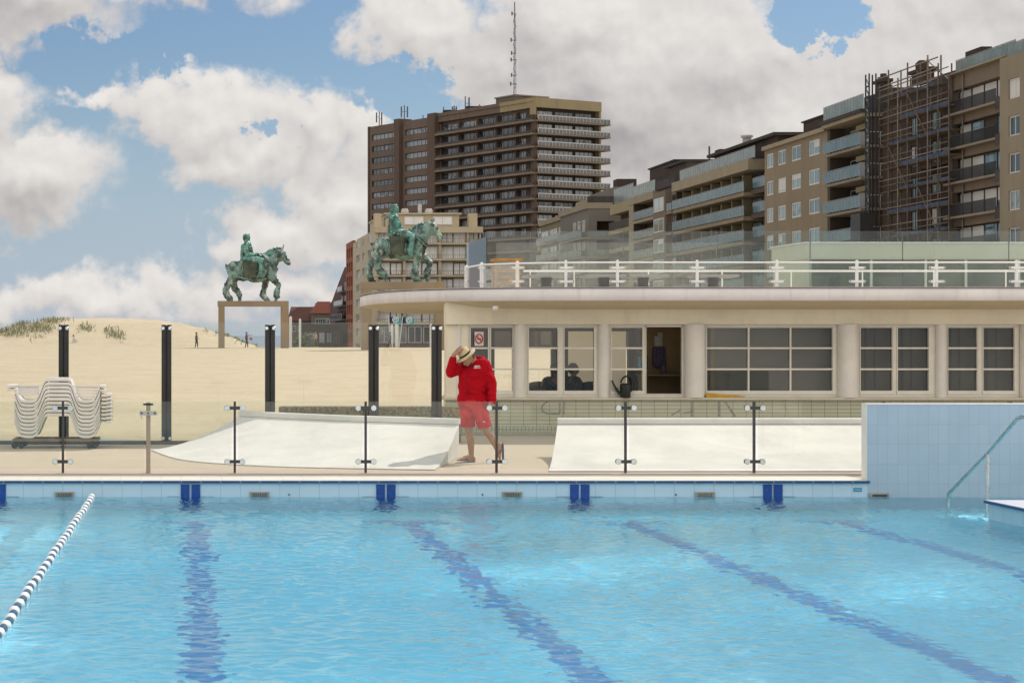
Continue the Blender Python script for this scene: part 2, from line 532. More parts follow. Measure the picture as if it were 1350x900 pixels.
    def build(self, name, mats, parent=None, local=False, bevel=0.0, fix=True):
        """One mesh object; coordinates are world coordinates unless local (then relative to the parent thing)."""
        off = (0, 0, 0)
        if parent is not None and not local:
            q, o = parent, Vector((0, 0, 0))
            while q is not None:
                o = o + q.location
                q = q.parent
            off = o
        me = self.mesh(name, off, fix)
        for mm in (mats if isinstance(mats, (list, tuple)) else [mats]):
            me.materials.append(mm)
        o = bpy.data.objects.new(name, me)
        COL.objects.link(o)
        if parent is not None:
            o.parent = parent
        if bevel:
            b = o.modifiers.new('bevel', 'BEVEL')
            b.width, b.segments, b.limit_method = bevel, 2, 'ANGLE'
        return o


def tag(o, label=None, cat=None, group=None, kind=None):
    if label:
        o['label'] = label
    if cat:
        o['category'] = cat
    if group:
        o['group'] = group
    if kind:
        o['kind'] = kind
    return o


def thing(name, label, cat, loc=(0, 0, 0), group=None):
    o = bpy.data.objects.new(name, None)
    o.empty_display_size = 0.2
    COL.objects.link(o)
    o.location = loc
    return tag(o, label, cat, group)


def struct(o, label=None):
    o['kind'] = 'structure'
    if label:
        o['label'] = label
    return o


def copy_tree(o, parent=None):
    c = o.copy()
    COL.objects.link(c)
    if parent is not None:
        c.parent = parent
    for ch in [q for q in o.children]:
        copy_tree(ch, c)
    return c


def sculpt(name, mb, voxel, mt, parent=None, local=True, smooth=3, lump=0.0, lump_size=0.3):
    """Fuse overlapping rounded shapes into one continuous skin."""
    me = mb.mesh('tmp')
    tmp = bpy.data.objects.new('tmp', me)
    COL.objects.link(tmp)
    r = tmp.modifiers.new('r', 'REMESH')
    r.mode, r.voxel_size = 'VOXEL', voxel
    s = tmp.modifiers.new('s', 'SMOOTH')
    s.factor, s.iterations = 0.5, smooth
    if lump:
        tx = bpy.data.textures.new('lumps', 'CLOUDS')
        tx.noise_scale = lump_size
        d = tmp.modifiers.new('d', 'DISPLACE')
        d.texture, d.strength, d.mid_level = tx, lump, 0.5
    dg = bpy.context.evaluated_depsgraph_get()
    me2 = bpy.data.meshes.new_from_object(tmp.evaluated_get(dg))
    bpy.data.objects.remove(tmp)
    me2.name = name
    me2.materials.clear()
    me2.materials.append(mt)
    me2.polygons.foreach_set('use_smooth', [True] * len(me2.polygons))
    o = bpy.data.objects.new(name, me2)
    COL.objects.link(o)
    if parent is not None:
        o.parent = parent
    return o


# ================================================================== SETTING
# ------------------------------------------------------------------ pool
WATER, DEPTH = -0.22, -1.45
receivers = []
M['level_mark'] = mat('level_mark', (.12, .24, .40), .4, .1, 6)
pf = MB().box(-12, 1.5, DEPTH - .2, 14.2, 25, DEPTH).build('pool_floor', M['pool_floor'])
struct(pf, 'pale blue tiled floor of the swimming pool')
receivers.append(pf)
pw = MB().box(-14, 25, DEPTH - .2, 8.81, 25.25, -.036).build('pool_wall', M['pool_tile'])
struct(pw, 'pale blue tiled far wall of the pool above the water')
receivers.append(pw)
for k, xx in enumerate((-2.45, .06, 2.585, 5.09, 7.585)):
    mk = MB().box(xx - .125, 24.985, DEPTH, xx - .012, 25.003, -.052).box(xx + .012, 24.985, DEPTH, xx + .125, 25.003, -.052)
    o = mk.build('lane_marker', M['marker_blue'], pw)
    receivers.append(o)
    for q in (-.30, .135):
        MB().box(xx + q, 24.992, -.213, xx + q + .165, 25.003, -.208).build('level_mark', M['level_mark'], pw)
M['grate'] = mat('grate', (.36, .37, .34), .45, .15, 9)
M['grate_dark'] = mat('grate_dark', (.07, .07, .06), .6, .15, 9)
for px in (85, 342, 675, 929):
    x = X_(px, 25)
    g = MB().box(x - .128, 24.965, -.215, x + .128, 25.003, -.15, 0)
    g.box(x - .10, 24.958, -.207, x + .10, 24.966, -.165, 1)
    for i in range(9):
        g.box(x - .095 + i * .0225, 24.952, -.205, x - .085 + i * .0225, 24.959, -.170, 0)
    g.build('overflow_grate', [M['grate'], M['grate_dark']], pw)
for px in (381, 636, 891):
    x = X_(px, 25)
    MB().lathe([(.012, 0), (.012, .02)], (x, 24.99, -.185), 10, 0, (0, 1, 0)).build('cable_eye', M['dark_steel'], pw)
sg = MB().box(8.63, 24.992, -.145, 8.735, 25.003, -.097, 0)
sg.box(8.64, 24.988, -.124, 8.725, 24.9925, -.118, 1)
sg.build('depth_sign', [M['sign_blue'], M['sign_white']], pw)
lines = []
for xx in (-2.57, .125, 2.70, 5.34, 7.92):
    xn = xx * (1 + .0045 * 21.7)                    # the lines drift apart a little towards the near end
    o = MB().prism([(xn - .125, 1.6), (xn + .125, 1.6), (xx + .12, 23.35), (xx - .12, 23.35)], lambda p, q, t_: (p, q, t_), DEPTH, DEPTH + .005).box(xx - .5, 23.351, DEPTH, xx + .5, 23.58, DEPTH + .005).build('lane_line', M['lane_blue'])
    struct(o, 'dark blue lane line on the pool floor')
    receivers.append(o)

# side ledge of the pool on the right, steps and tiled screen wall
lg = MB().box(9.13, 1.5, DEPTH - .2, 14.2, 22.0, -.036, 0).build('side_wall', M['pool_side'])
struct(lg, 'pale blue tiled side wall of the pool')
receivers.append(lg)
o = MB().box(9.105, 1.5, -.036, 14.2, 22.025, 0.0).build('side_coping', M['side_deck'])
struct(o, 'lilac grey tiled ledge beside the pool')
MB().box(9.09, 1.5, -.034, 9.104, 22.04, -.004).box(9.104, 22.026, -.034, 14.2, 22.04, -.004).build('blue_edge', M['blue_edge'], o)
st = MB().box(9.2, 22.041, DEPTH, 14.2, 22.55, -.42).box(9.2, 22.551, DEPTH, 14.2, 23.1, -.66).box(9.2, 23.101, DEPTH, 14.2, 23.6, -.9).build('pool_steps', M['pool_floor'])
struct(st, 'submerged tiled steps in the pool corner')
receivers.append(st)
o = MB().box(8.81, 25.0, DEPTH, 14.3, 25.18, .972).build('screen_wall', M['screen_tile'])
tag(o, 'chest high wall of pale blue tiles standing at the pool edge', 'wall')
receivers.append(o)
MB().box(8.80, 24.995, .973, 14.3, 25.185, .99).build('capping', M['white_paint'], o)
MB().box(8.795, 25.0, 0.001, 8.8085, 25.18, .972).build('end_face', M['white_paint'], o)
x = X_(1157, 25)
g = MB().box(8.83, 24.965, -.215, 9.08, 24.998, -.165, 0).box(8.86, 24.958, -.207, 9.05, 24.966, -.18, 1)
g.build('overflow_grate', [M['grate'], M['grate_dark']], o)

# far coping and deck
o = MB().box(-40, 24.98, -.034, 8.80, 25.9, 0.0).build('pool_coping', M['coping'])
struct(o, 'cream tiled coping along the far pool edge')
MB().box(-40, 24.964, -.036, 8.83, 24.979, -.006).build('blue_edge', M['blue_edge'], o)
o = MB().box(-40, 25.9, -.3, 60, 33.0, -.004).box(8.81, 25.185, -.3, 60, 25.899, -.004).box(4, 33.001, -.3, 60, 45, -.004).build('deck', M['deck'])
struct(o, 'beige concrete pool deck')

# water
xs = np.concatenate([np.arange(-12, -5, .25), np.arange(-5, 11.6, .025), np.arange(11.6, 14.19, .12), [14.19]])
ys = np.concatenate([np.arange(1.6, 10.2, .2), np.arange(10.2, 24.99, .025), [24.995]])
rng = np.random.RandomState(5)
GX, GY = np.meshgrid(xs, ys)
GZ = np.zeros_like(GX)
wx = .22 * np.sin(.9 * GX + .55 * GY) + .16 * np.sin(1.7 * GX - 1.3 * GY + 1.) + .1 * np.sin(3.1 * GX + 2.3 * GY + 2.)
wy = .22 * np.sin(.7 * GY - .8 * GX + 2.) + .16 * np.sin(1.9 * GY + 1.1 * GX) + .1 * np.sin(2.7 * GY - 3.3 * GX + .5)
patch = .75 + .35 * np.sin(.61 * GX + .37 * GY + .5) * np.sin(.43 * GY - .29 * GX + 1.1) + .25 * np.sin(1.3 * GX - .8 * GY) * np.sin(.9 * GY + .4)
NW = 150
for i in range(NW):
    lam = .072 * 2 ** (rng.rand() ** 1.25 * 2.7)
    k = 2 * PI / lam
    th = PI / 2 + rng.randn() * 1.0
    ph = rng.rand() * 2 * PI
    slope = .0165 * (lam / .2) ** -.30 * (.5 + rng.rand())
    jit = .30 * lam ** .3
    GZ += slope / k * np.sin(k * (np.cos(th) * (GX + wx * jit) + np.sin(th) * (GY + wy * jit)) + ph)
GZ = GZ * patch + WATER
ny, nx = GX.shape
idx = np.arange(nx * ny).reshape(ny, nx)
FQ = np.stack([idx[:-1, :-1], idx[:-1, 1:], idx[1:, 1:], idx[1:, :-1]], -1).reshape(-1, 4)
me = bpy.data.meshes.new('water')
me.vertices.add(nx * ny)
me.vertices.foreach_set('co', np.stack([GX, GY, GZ], -1).astype(np.float32).ravel())
me.loops.add(FQ.size)
me.loops.foreach_set('vertex_index', FQ.ravel().astype(np.int32))
me.polygons.add(len(FQ))
me.polygons.foreach_set('loop_start', np.arange(0, FQ.size, 4, dtype=np.int32))
me.update()
me.validate()
me.polygons.foreach_set('use_smooth', np.ones(len(FQ), bool))
water = bpy.data.objects.new('water', me)
COL.objects.link(water)
struct(water, 'rippled light blue water of the swimming pool')
wm = bpy.data.materials.new('pool_water')
wm.use_nodes = True
t = NT(wm.node_tree)
t.n.remove(t.n['Principled BSDF'])
g = t.node('ShaderNodeBsdfGlass')
g.inputs['IOR'].default_value = 1.24
g.inputs['Roughness'].default_value = 0.0
g.inputs['Color'].default_value = (.885, .985, 1.0, 1)
wp = t.node('ShaderNodeNewGeometry').outputs['Position']
wn = t.noise(t.V('MULTIPLY', wp, (13, 19, 1)), 1.0, 3, 0.6, .6)
wb = t.node('ShaderNodeBump')
wb.inputs['Strength'].default_value = 1.0
wb.inputs['Distance'].default_value = 0.0022
t.l.new(wn.outputs[0], wb.inputs['Height'])
t.l.new(wb.outputs[0], g.inputs['Normal'])
t.l.new(g.outputs[0], [n for n in t.n if n.type == 'OUTPUT_MATERIAL'][0].inputs[0])
me.materials.append(wm)
water.cycles.is_caustics_caster = True
for o in receivers:
    o.cycles.is_caustics_receiver = True

# ------------------------------------------------------------------ beach
DUNE = [(-260, 452), (-120, 448), (-60, 444), (0, 439), (30, 428), (60, 422), (100, 420), (150, 419), (200, 421), (232, 425), (262, 431), (300, 443), (330, 454), (350, 459), (420, 462), (3000, 470)]


def base_z(Y):
    if Y <= 205:
        return .06 + (Y - 33.3) / (205 - 33.3) * .383
    u = min(max((Y - 205) / 105, 0), 1)
    u = u * u * (3 - 2 * u)
    return .443 * (1 - u) + -6.0 * u


def tz(X, Y):
    z = base_z(Y)
    if X > 3.9 and Y < 47:
        return z - .6 * min(1, (X - 3.9) / .7) * min(1, (47 - Y) / 2)
    q = 245 + 2550 * X / max(Y, 40)
    for (a, ya), (b, yb) in zip(DUNE, DUNE[1:]):
        if a <= q <= b:
            f = (q - a) / (b - a)
            f = f * f * (3 - 2 * f)
            yy = ya + (yb - ya) * f
            break
    else:
        yy = 462
    top = max(EYE + (440 - yy) / F * 236, 0)
    h = max(top - .36, 0)
    u = (Y - 206) / 30
    if 0 < u < 1:
        k = u * u * (3 - 2 * u)
    elif 1 <= u < 2.4:
        k = 1 - ((u - 1) / 1.4) ** 2
    else:
        k = 0
    z2 = .36 + h * k
    if h > .05 and k > 0:
        z = max(z, z2)
    z += .02 * math.sin(X * 2.9 + Y * 1.1) * math.sin(Y * 1.9 - X * .8) * (1 if Y < 70 else .3)
    z += .02 * math.sin(X * 1.7 + Y * .35) * math.sin(Y * .61 + X * .4) + .03 * math.sin(X * .31 + 1) * math.sin(Y * .23) * min(1, Y / 60)
    return z


tx_ = list(np.arange(-60, -24, 3)) + list(np.arange(-24, 30, .75)) + list(np.arange(30, 90, 3)) + [95, 105, 120, 150, 200, 300, 600]
tx_ = [-900, -500, -300, -200, -140, -100, -80] + tx_
ty_ = list(np.arange(33.35, 60, .8)) + list(np.arange(60, 200, 2.5)) + list(np.arange(200, 285, 1.25)) + list(np.arange(285, 330, 5)) + [380, 450, 600, 900, 1500]
vs = [(float(x), float(y), tz(float(x), float(y))) for y in ty_ for x in tx_]
n = len(tx_)
fs = [(j * n + i, j * n + i + 1, (j + 1) * n + i + 1, (j + 1) * n + i) for j in range(len(ty_) - 1) for i in range(n - 1)]
o = MB().add(vs, fs, 0, True).build('sand', M['sand'], fix=False)
struct(o, 'pale sand of the beach rising to a dune')
o = MB().add([(-4000, 300, -5.6), (4000, 300, -5.6), (4000, 7000, -5.6), (-4000, 7000, -5.6)], [(0, 1, 2, 3)]).build('sea', M['sea'], fix=False)
struct(o, 'grey blue sea at the horizon')
gb = MB()
for (px, py, wd, n, h) in [(12, 441, 22, 90, .9), (40, 434, 26, 110, 1.0), (56, 434, 16, 60, .7), (70, 424, 20, 80, .7), (82, 421, 10, 30, .5), (8, 434, 16, 60, .9), (28, 428, 12, 50, .8), (110, 434, 9, 40, .6), (119, 433, 5, 20, .6), (143, 437, 6, 26, .7), (152, 443, 9, 46, .9), (160, 446, 5, 16, .5),
                           (272, 435, 3, 10, .4), (287, 437, 4, 14, .6), (301, 441, 4, 20, .6), (312, 446, 5, 24, .5), (318, 449, 4, 16, .5), (338, 454, 4, 14, .5), (324, 451, 4, 12, .5), (45, 445, 14, 30, .5)]:
    for i in range(n):
        q = px + random.gauss(0, wd * .55)
        yy = py + random.gauss(0, 3)
        best, X0 = None, 0
        for Y in np.arange(208, 240, 1.0):
            X0 = X_(q, Y)
            if Z_(yy, Y) < tz(X0, Y):
                best = Y
                break
        if best is None:
            best = 235
        X0 = X_(q, best)
        z0 = tz(X0, best) - .05
        for b in range(2):
            a, l = random.random() * 6.28, h * (.35 + random.random() * .7)
            dxv = Vector((math.cos(a), math.sin(a), 0))
            p0 = Vector((X0 + random.gauss(0, .12), best + random.gauss(0, .12), z0))
            p1 = p0 + dxv * l * .25 + Vector((0, 0, l * .7))
            p2 = p0 + dxv * l * .65 + Vector((0, 0, l * .85))
            s = dxv.cross(Vector((0, 0, 1))) * .04
            gb.add([p0 - s, p0 + s, p1 + s * .8, p1 - s * .8, p2], [(0, 1, 2, 3), (3, 2, 4)])
o = gb.build('dune_grass', M['dune_grass'], fix=False)
tag(o, 'tufts of marram grass on the dune', 'grass', kind='stuff')

# ================================================================== PAVILION
YF = 36.2                                          # façade plane
YB = 42.6
fx = lambda px: X_(px, YF)
fz = lambda py: Z_(py, YF)
pav = thing('pavilion', 'long low cream pool pavilion with rounded white roof edge and tiled base', 'pavilion', (12, YF, 0))
XL, XR = 4.86, 24.0
ZS = .70                                           # sill height
ZH = fz(427.5)                                     # window head
# tiled base, soldier course, plinth, sill
MB().box(XL, YF, .17, XR, YF + .25, ZS - .045).build('base_wall', M['wall_tile'], pav)
MB().box(XL, YF - .004, .06, XR, YF + .25, .169).build('soldier_course', M['soldier_tile'], pav)
MB().box(XL - .01, YF - .03, 0, XR, YF + .25, .059).build('plinth', mat('plinth', (.40, .38, .29), .8, .1, 3), pav)
XE = X_(603, YB)
slant = lambda d0, d1: [(XL + d0, YF + .251), (XL + d1, YF + .251), (XE + d1, YB), (XE + d0, YB)]
pr3 = lambda p, q, t_: (p, q, t_)
MB().prism(slant(0, .25), pr3, 0, ZS - .045).build('end_wall', M['wall_tile_side'], pav)
MB().box(XL - .05, YF - .10, ZS - .044, XR, YF + .30, ZS).prism(slant(-.05, .3), lambda p, q, t_: (p, q + .05, t_), ZS - .044, ZS).build('sill', M['sill'], pav, bevel=.006)
# faint outlines of lost lettering on the tiles
sm = MB()


def stroke(pts, wd=.05):
    for (a, b), (c, d) in zip(pts, pts[1:]):
        p, q = Vector((fx(a), YF - .003, fz(b))), Vector((fx(c), YF - .003, fz(d)))
        sm.bar(p, q, .004, wd, up=(0, 0, 1) if abs((q - p).normalized().z) < .7 else (1, 0, 0))


stroke([(722, 529), (716, 533), (714, 538), (716, 543), (722, 545), (738, 545)], .035)
stroke([(738, 530), (738, 544)], .035)
stroke([(744, 530), (743, 546)], .03)
stroke([(912, 529), (912, 549)], .04)
stroke([(901, 544), (912, 543)], .03)
stroke([(948, 529), (948, 549)], .05)
stroke([(956, 529), (969, 549)], .04)
stroke([(885, 547), (898, 540)], .03)
sm.build('lettering_scar', M['scar'], pav)
# lintel band and inner wall pieces
MB().box(XL, YF - .06, ZH, XR, YF + .25, 2.52).prism(slant(0, .31), pr3, ZH, 2.50).build('lintel', M['cream'], pav)

# window openings (px): x0, x1 of frame, list of sashes (x0, x1, columns, open?)
WIN = [(617, 680, [(621, 644, 1, 0), (648, 679, 1, 0)]),
       (694, 790, [(698, 736, 1, 0), (745, 784, 1, 0)]),
       (803, 904, [(807, 848, 1, 0), (853, 900, 1, 1)]),
       (929, 1106, [(933, 1099, 3, 0)]),
       (1132, 1235, [(1136, 1178, 1, 0), (1185, 1226, 1, 0)]),
       (1248, 1346, [(1249.5, 1290, 1, 0), (1298, 1339, 1, 0)]),
       (1372, 1480, [(1376, 1420, 1, 0), (1430, 1474, 1, 0)])]
ZW0, ZW1 = ZS + .002, ZH - .002
# piers between the windows
edges = [XL + .01] + [fx(v) for wv_ in WIN for v in wv_[:2]] + [XR]
for i in range(0, len(edges), 2):
    MB().box(edges[i], YF + .03, ZW0, edges[i + 1], YF + .25, ZW1).build('pier', M['cream'], pav)
MB().prism(slant(0.01, .22), pr3, ZW0, ZW1).build('side_pier', M['cream'], pav)
for (a, b) in ((601, 609.5), (678.5, 693.5), (789, 804), (902.5, 930), (1105, 1132), (1234.5, 1249), (1346, 1372)):
    r = (fx(b) - fx(a)) / 2
    MB().lathe([(r, ZW0), (r, ZW1)], ((fx(a) + fx(b)) / 2, YF + .06, 0), 28).build('column', M['column_white'], pav)
for wi, (a, b, sashes) in enumerate(WIN):
    x0, x1 = fx(a) + .003, fx(b) - .003
    fr = MB()
    yf0, yf1 = YF + .06, YF + .16
    t_ = .035
    fr.box(x0, yf0, ZW1 - .045, x1, yf1, ZW1).box(x0, yf0, ZW0, x1, yf1, ZW0 + .05)
    fr.box(x0, yf0, ZW0 + .05, x0 + t_, yf1, ZW1 - .045).box(x1 - t_, yf0, ZW0 + .05, x1, yf1, ZW1 - .045)
    for (p, q), (p2, q2) in zip([s[:2] for s in sashes], [s[:2] for s in sashes][1:]):
        fr.box(fx(q) + .02, yf0, ZW0 + .051, fx(p2) - .02, yf1, ZW1 - .046)
    wf = fr.build('window', M['frame_cream'], pav, bevel=.004)
    for si, (p, q, nc, opn) in enumerate(sashes):
        s0, s1 = max(fx(p), x0 + t_ + .012), min(fx(q), x1 - t_ - .012)
        sl_ = x0 + t_ + .001 if si == 0 else s0 - .018
        sr_ = x1 - t_ - .001 if si == len(sashes) - 1 else s1 + .018
        z0, z1 = (fz(515), fz(432)) if not opn else (fz(519), fz(429))
        sb = MB()
        e = .055 if not opn else .02
        zz0, zz1 = ZW0 + .052, ZW1 - .047
        ya, yb = yf0 - .012, yf1 - .02
        sb.box(sl_, ya, z1, sr_, yb, zz1).box(sl_, ya, zz0, sr_, yb, z0)
        sb.box(sl_, ya, z0, s0, yb, z1).box(s1, ya, z0, sr_, yb, z1)
        if not opn:
            for yy in (458.8, 486.6):
                sb.box(s0, ya + .01, fz(yy) - .016, s1, yb - .01, fz(yy) + .016)
            for c in range(1, nc):
                xc = s0 + (s1 - s0) * c / nc
                for (za, zb) in ((z0, fz(486.6) - .0165), (fz(486.6) + .0165, fz(458.8) - .0165), (fz(458.8) + .0165, z1)):
                    sb.box(xc - .014, ya + .012, za, xc + .014, yb - .012, zb)
        so = sb.build('sash', M['frame_cream'], wf)
        if not opn:
            MB().box(s0, yb - .03, z0, s1, yb - .024, z1).build('pane', M['window_glass'], wf)
    if wi >= 3:
        bo = MB().box(x0 + .03, YF + .34, ZS + .02, x1 - .03, YF + .352, ZH - .01).build('roller_blind', M['blind'] if wi == 3 else M['blind_dark'], wf)
        if wi > 3:
            cb = MB()
            for (p, q, nc, opn) in sashes:
                for f in (.32, .62):
                    xc = fx(p) + (fx(q) - fx(p)) * f
                    cb.box(xc - .012, YF + .31, ZS + .02, xc + .012, YF + .33, ZH - .02)
            cb.build('blind_cord', M['black_steel'], wf)
# room behind
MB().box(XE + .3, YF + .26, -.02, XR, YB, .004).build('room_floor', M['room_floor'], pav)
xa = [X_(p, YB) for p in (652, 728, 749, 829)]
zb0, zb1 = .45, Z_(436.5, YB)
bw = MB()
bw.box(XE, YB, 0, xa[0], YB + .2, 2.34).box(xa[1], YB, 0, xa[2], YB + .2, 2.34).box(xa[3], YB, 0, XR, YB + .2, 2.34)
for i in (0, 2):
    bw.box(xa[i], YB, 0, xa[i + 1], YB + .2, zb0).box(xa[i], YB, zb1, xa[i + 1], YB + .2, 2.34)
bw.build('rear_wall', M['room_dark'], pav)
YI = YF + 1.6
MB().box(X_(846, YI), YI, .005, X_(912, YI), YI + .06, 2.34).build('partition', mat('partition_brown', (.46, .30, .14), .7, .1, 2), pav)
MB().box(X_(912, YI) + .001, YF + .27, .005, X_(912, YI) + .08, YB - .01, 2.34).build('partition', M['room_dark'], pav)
M['sheer'] = bpy.data.materials.new('sheer_blind')
M['sheer'].use_nodes = True
t = NT(M['sheer'].node_tree)
t.n.remove(t.n['Principled BSDF'])
tl = t.node('ShaderNodeBsdfTranslucent')
tl.inputs[0].default_value = (1.0, .97, .90, 1)
t.l.new(tl.outputs[0], [n for n in t.n if n.type == 'OUTPUT_MATERIAL'][0].inputs[0])
sh = MB()
sh.box(xa[2] + .01, YB + .23, zb0, xa[3] - .01, YB + .235, zb1)
sh.build('sheer_blind', M['sheer'], pav)
# roof slab: rounded end, fascia, soffit curving down to the lintel
ECX, ECY, EA, EB = 7.65, 41.0, 3.84, 6.0


def eave(inset):
    pts = [(27.0, ECY - EB + inset)]
    for x in np.arange(25, ECX + .1, -1.5):
        pts.append((float(x), ECY - EB + inset))
    for i in range(0, 49):
        a = -PI / 2 - PI * i / 48
        ca, sa_ = math.cos(a), math.sin(a)
        pts.append((ECX + (EA - inset) * math.copysign(abs(ca) ** (2 / 2.8), ca), ECY + (EB - inset) * math.copysign(abs(sa_) ** (2 / 2.8), sa_)))
    pts.append((27.0, ECY + EB - inset))
    return pts


def loft(mb, rings, m=0, smooth=True):
    n = len(rings[0])
    vs = [p for r_ in rings for p in r_]
    fs = [(j * n + i, j * n + i + 1, (j + 1) * n + i + 1, (j + 1) * n + i) for j in range(len(rings) - 1) for i in range(n - 1)]
    mb.add(vs, fs, m, smooth)


ring = lambda ins, z: [(x, y, z) for x, y in eave(ins)]
rb = MB()
loft(rb, [ring(.03, 2.715), ring(0, 2.70), ring(0, 2.50), ring(.02, 2.489)])
rb.build('fascia', M['fascia'], pav, fix=False)
rb = MB()
loft(rb, [ring(.022, 2.489), ring(.06, 2.486), ring(.22, 2.445), ring(.45, 2.395), ring(.8, 2.362), ring(1.12, 2.347), ring(1.6, 2.346), ring(3.6, 2.346)])
rb.build('soffit', M['soffit'], pav, fix=False)
rb = MB()
e_ = ring(.03, 2.716)
rb.add(e_, [tuple(range(len(e_)))])
rb.build('terrace_floor', M['fascia'], pav)
rb = MB()
loft(rb, [ring(-.008, 2.722), ring(-.008, 2.742), ring(.09, 2.744), ring(.09, 2.718)])
rb.build('edge_trim', M['kerb'] if False else mat('edge_trim', (.38, .33, .30), .7, .1, 4), pav, fix=False)
MB().box(5.2, 41.0, 2.344, 27, 41.02, 2.345).box(XL + 2, YF + 1.6, 2.375, XR, YB + .2, 2.44).build('ceiling', M['room_dark'], pav)
MB().lathe([(.05, 2.40), (.055, 2.33), (.04, 2.325)], (X_(653, 35.5), 35.5, 0), 16).build('ceiling_lamp', M['white_paint'], pav)
# no smoking sign on the first sash
sx, sz = fx(632), fz(446.5)
ns = thing('no_smoking_sign', 'round red no smoking sign on a white sheet in the first window', 'sign', (sx, YF + .04, sz))
MB().box(-.085, 0, -.13, .085, .004, .13).build('backing_sheet', M['sign_white'], ns, local=True)
MB().tube([(.066 * math.cos(i * PI / 12), -.008, .085 * math.sin(i * PI / 12)) for i in range(24)], .011, 6, 0, True).bar((-.045, -.009, .058), (.045, -.009, -.058), .006, .02, up=(1, 0, 0)).build('ring_and_bar', M['sign_red'], ns, local=True)
MB().box(-.035, -.006, -.012, .03, -.003, .006, 0).box(.031, -.006, -.012, .042, -.003, .006, 1).build('cigarette', [M['black_steel'], M['sign_red']], ns, local=True)

# things on the sill and inside the open window
cx = fx(824)
can = thing('watering_can', 'dark green watering can with a long spout standing on the window sill', 'watering can', (cx, YF - .02, ZS))
MB().lathe([(.145, 0), (.155, .02), (.158, .20), (.15, .25), (.11, .265)], (.0, 0, 0), 26, 0, (0, 0, 1), .62).build('body', M['can_green'], can, local=True)
MB().tube([(.04 + .125 * math.cos(a), 0, .25 + .15 * math.sin(a)) for a in np.linspace(PI * .95, -PI * .42, 22)], .017, 8).build('handle', M['can_green'], can, local=True)
MB().tube([(-.10, 0, .08), (-.17, 0, .15), (-.235, 0, .29), (-.25, 0, .32)], [.035, .022, .016, .022], 10).bar((-.13, 0, .16), (-.2, 0, .2), .012, .02).build('spout', M['can_green'], can, local=True)
yl = thing('folded_board', 'long yellow folded plastic board lying on the sill under the wide window', 'board', (fx(955), YF + .0, ZS))
MB().prism([(-.36, 0), (.36, 0), (.36, .03), (-.2, .075), (-.34, .085), (-.36, .06)], lambda p, q, t_: (p, t_, q), -.085, -.035).build('front_board', M['yellow'], yl, local=True, bevel=.006)
MB().prism([(-.34, 0), (.33, 0), (.33, .025), (-.2, .06), (-.34, .07)], lambda p, q, t_: (p, t_, q), -.028, .02).build('rear_board', M['yellow'], yl, local=True, bevel=.006)
yi = YI - .002
px_ = lambda p: X_(p, yi)
pz_ = lambda p: Z_(p, yi)
o = MB().box(px_(863), yi - .01, pz_(456), px_(873), yi, pz_(443)).box(px_(867), yi - .012, pz_(444), px_(873.5), yi - .002, pz_(438)).build('paper_notice', M['paper'])
tag(o, 'pale paper notices pinned on the wall inside the open window', 'notice')
cl = MB()
for i in range(7):
    xx = px_(861 + i * 2.2)
    cl.capsule((xx, yi - .05 - .02 * (i % 2), pz_(459)), (xx + .01, yi - .06, pz_(481 + (i % 3))), .025, .035, 8)
o = cl.build('hanging_coat', M['purple'])
tag(o, 'purple grey coat hanging below the notices inside the open window', 'coat')
o = MB().box(px_(832), yi - .5, pz_(486), px_(846), yi - .4, pz_(468), 0).box(px_(833.5), yi - .51, pz_(484.5), px_(844.5), yi - .501, pz_(469.5), 1)
o.box(px_(838), yi - .47, pz_(491), px_(840), yi - .44, pz_(486.2), 0).box(px_(834), yi - .52, pz_(492), px_(844), yi - .38, pz_(491), 0)
o = o.build('computer_screen', [M['navy'], M['sign_blue']])
tag(o, 'dark blue computer screen inside behind the watering can', 'screen')
zc_ = pz_(492.3)
o = MB().box(px_(832), yi - .6, .005, px_(836), yi - .05, zc_ - .03).box(px_(829), yi - .65, zc_ - .029, px_(904), yi - .03, zc_).box(px_(898), yi - .6, .005, px_(902), yi - .05, zc_ - .03).build('counter', M['room_dark'])
tag(o, 'dark counter inside the room under the computer screen', 'counter')
o = MB().lathe([(.05, .0), (.05, .1), (.045, .15)], (px_(870), yi - .3, zc_ + .002), 14).build('cup', M['purple'])
tag(o, 'small grey cup on the counter in the open window', 'cup')

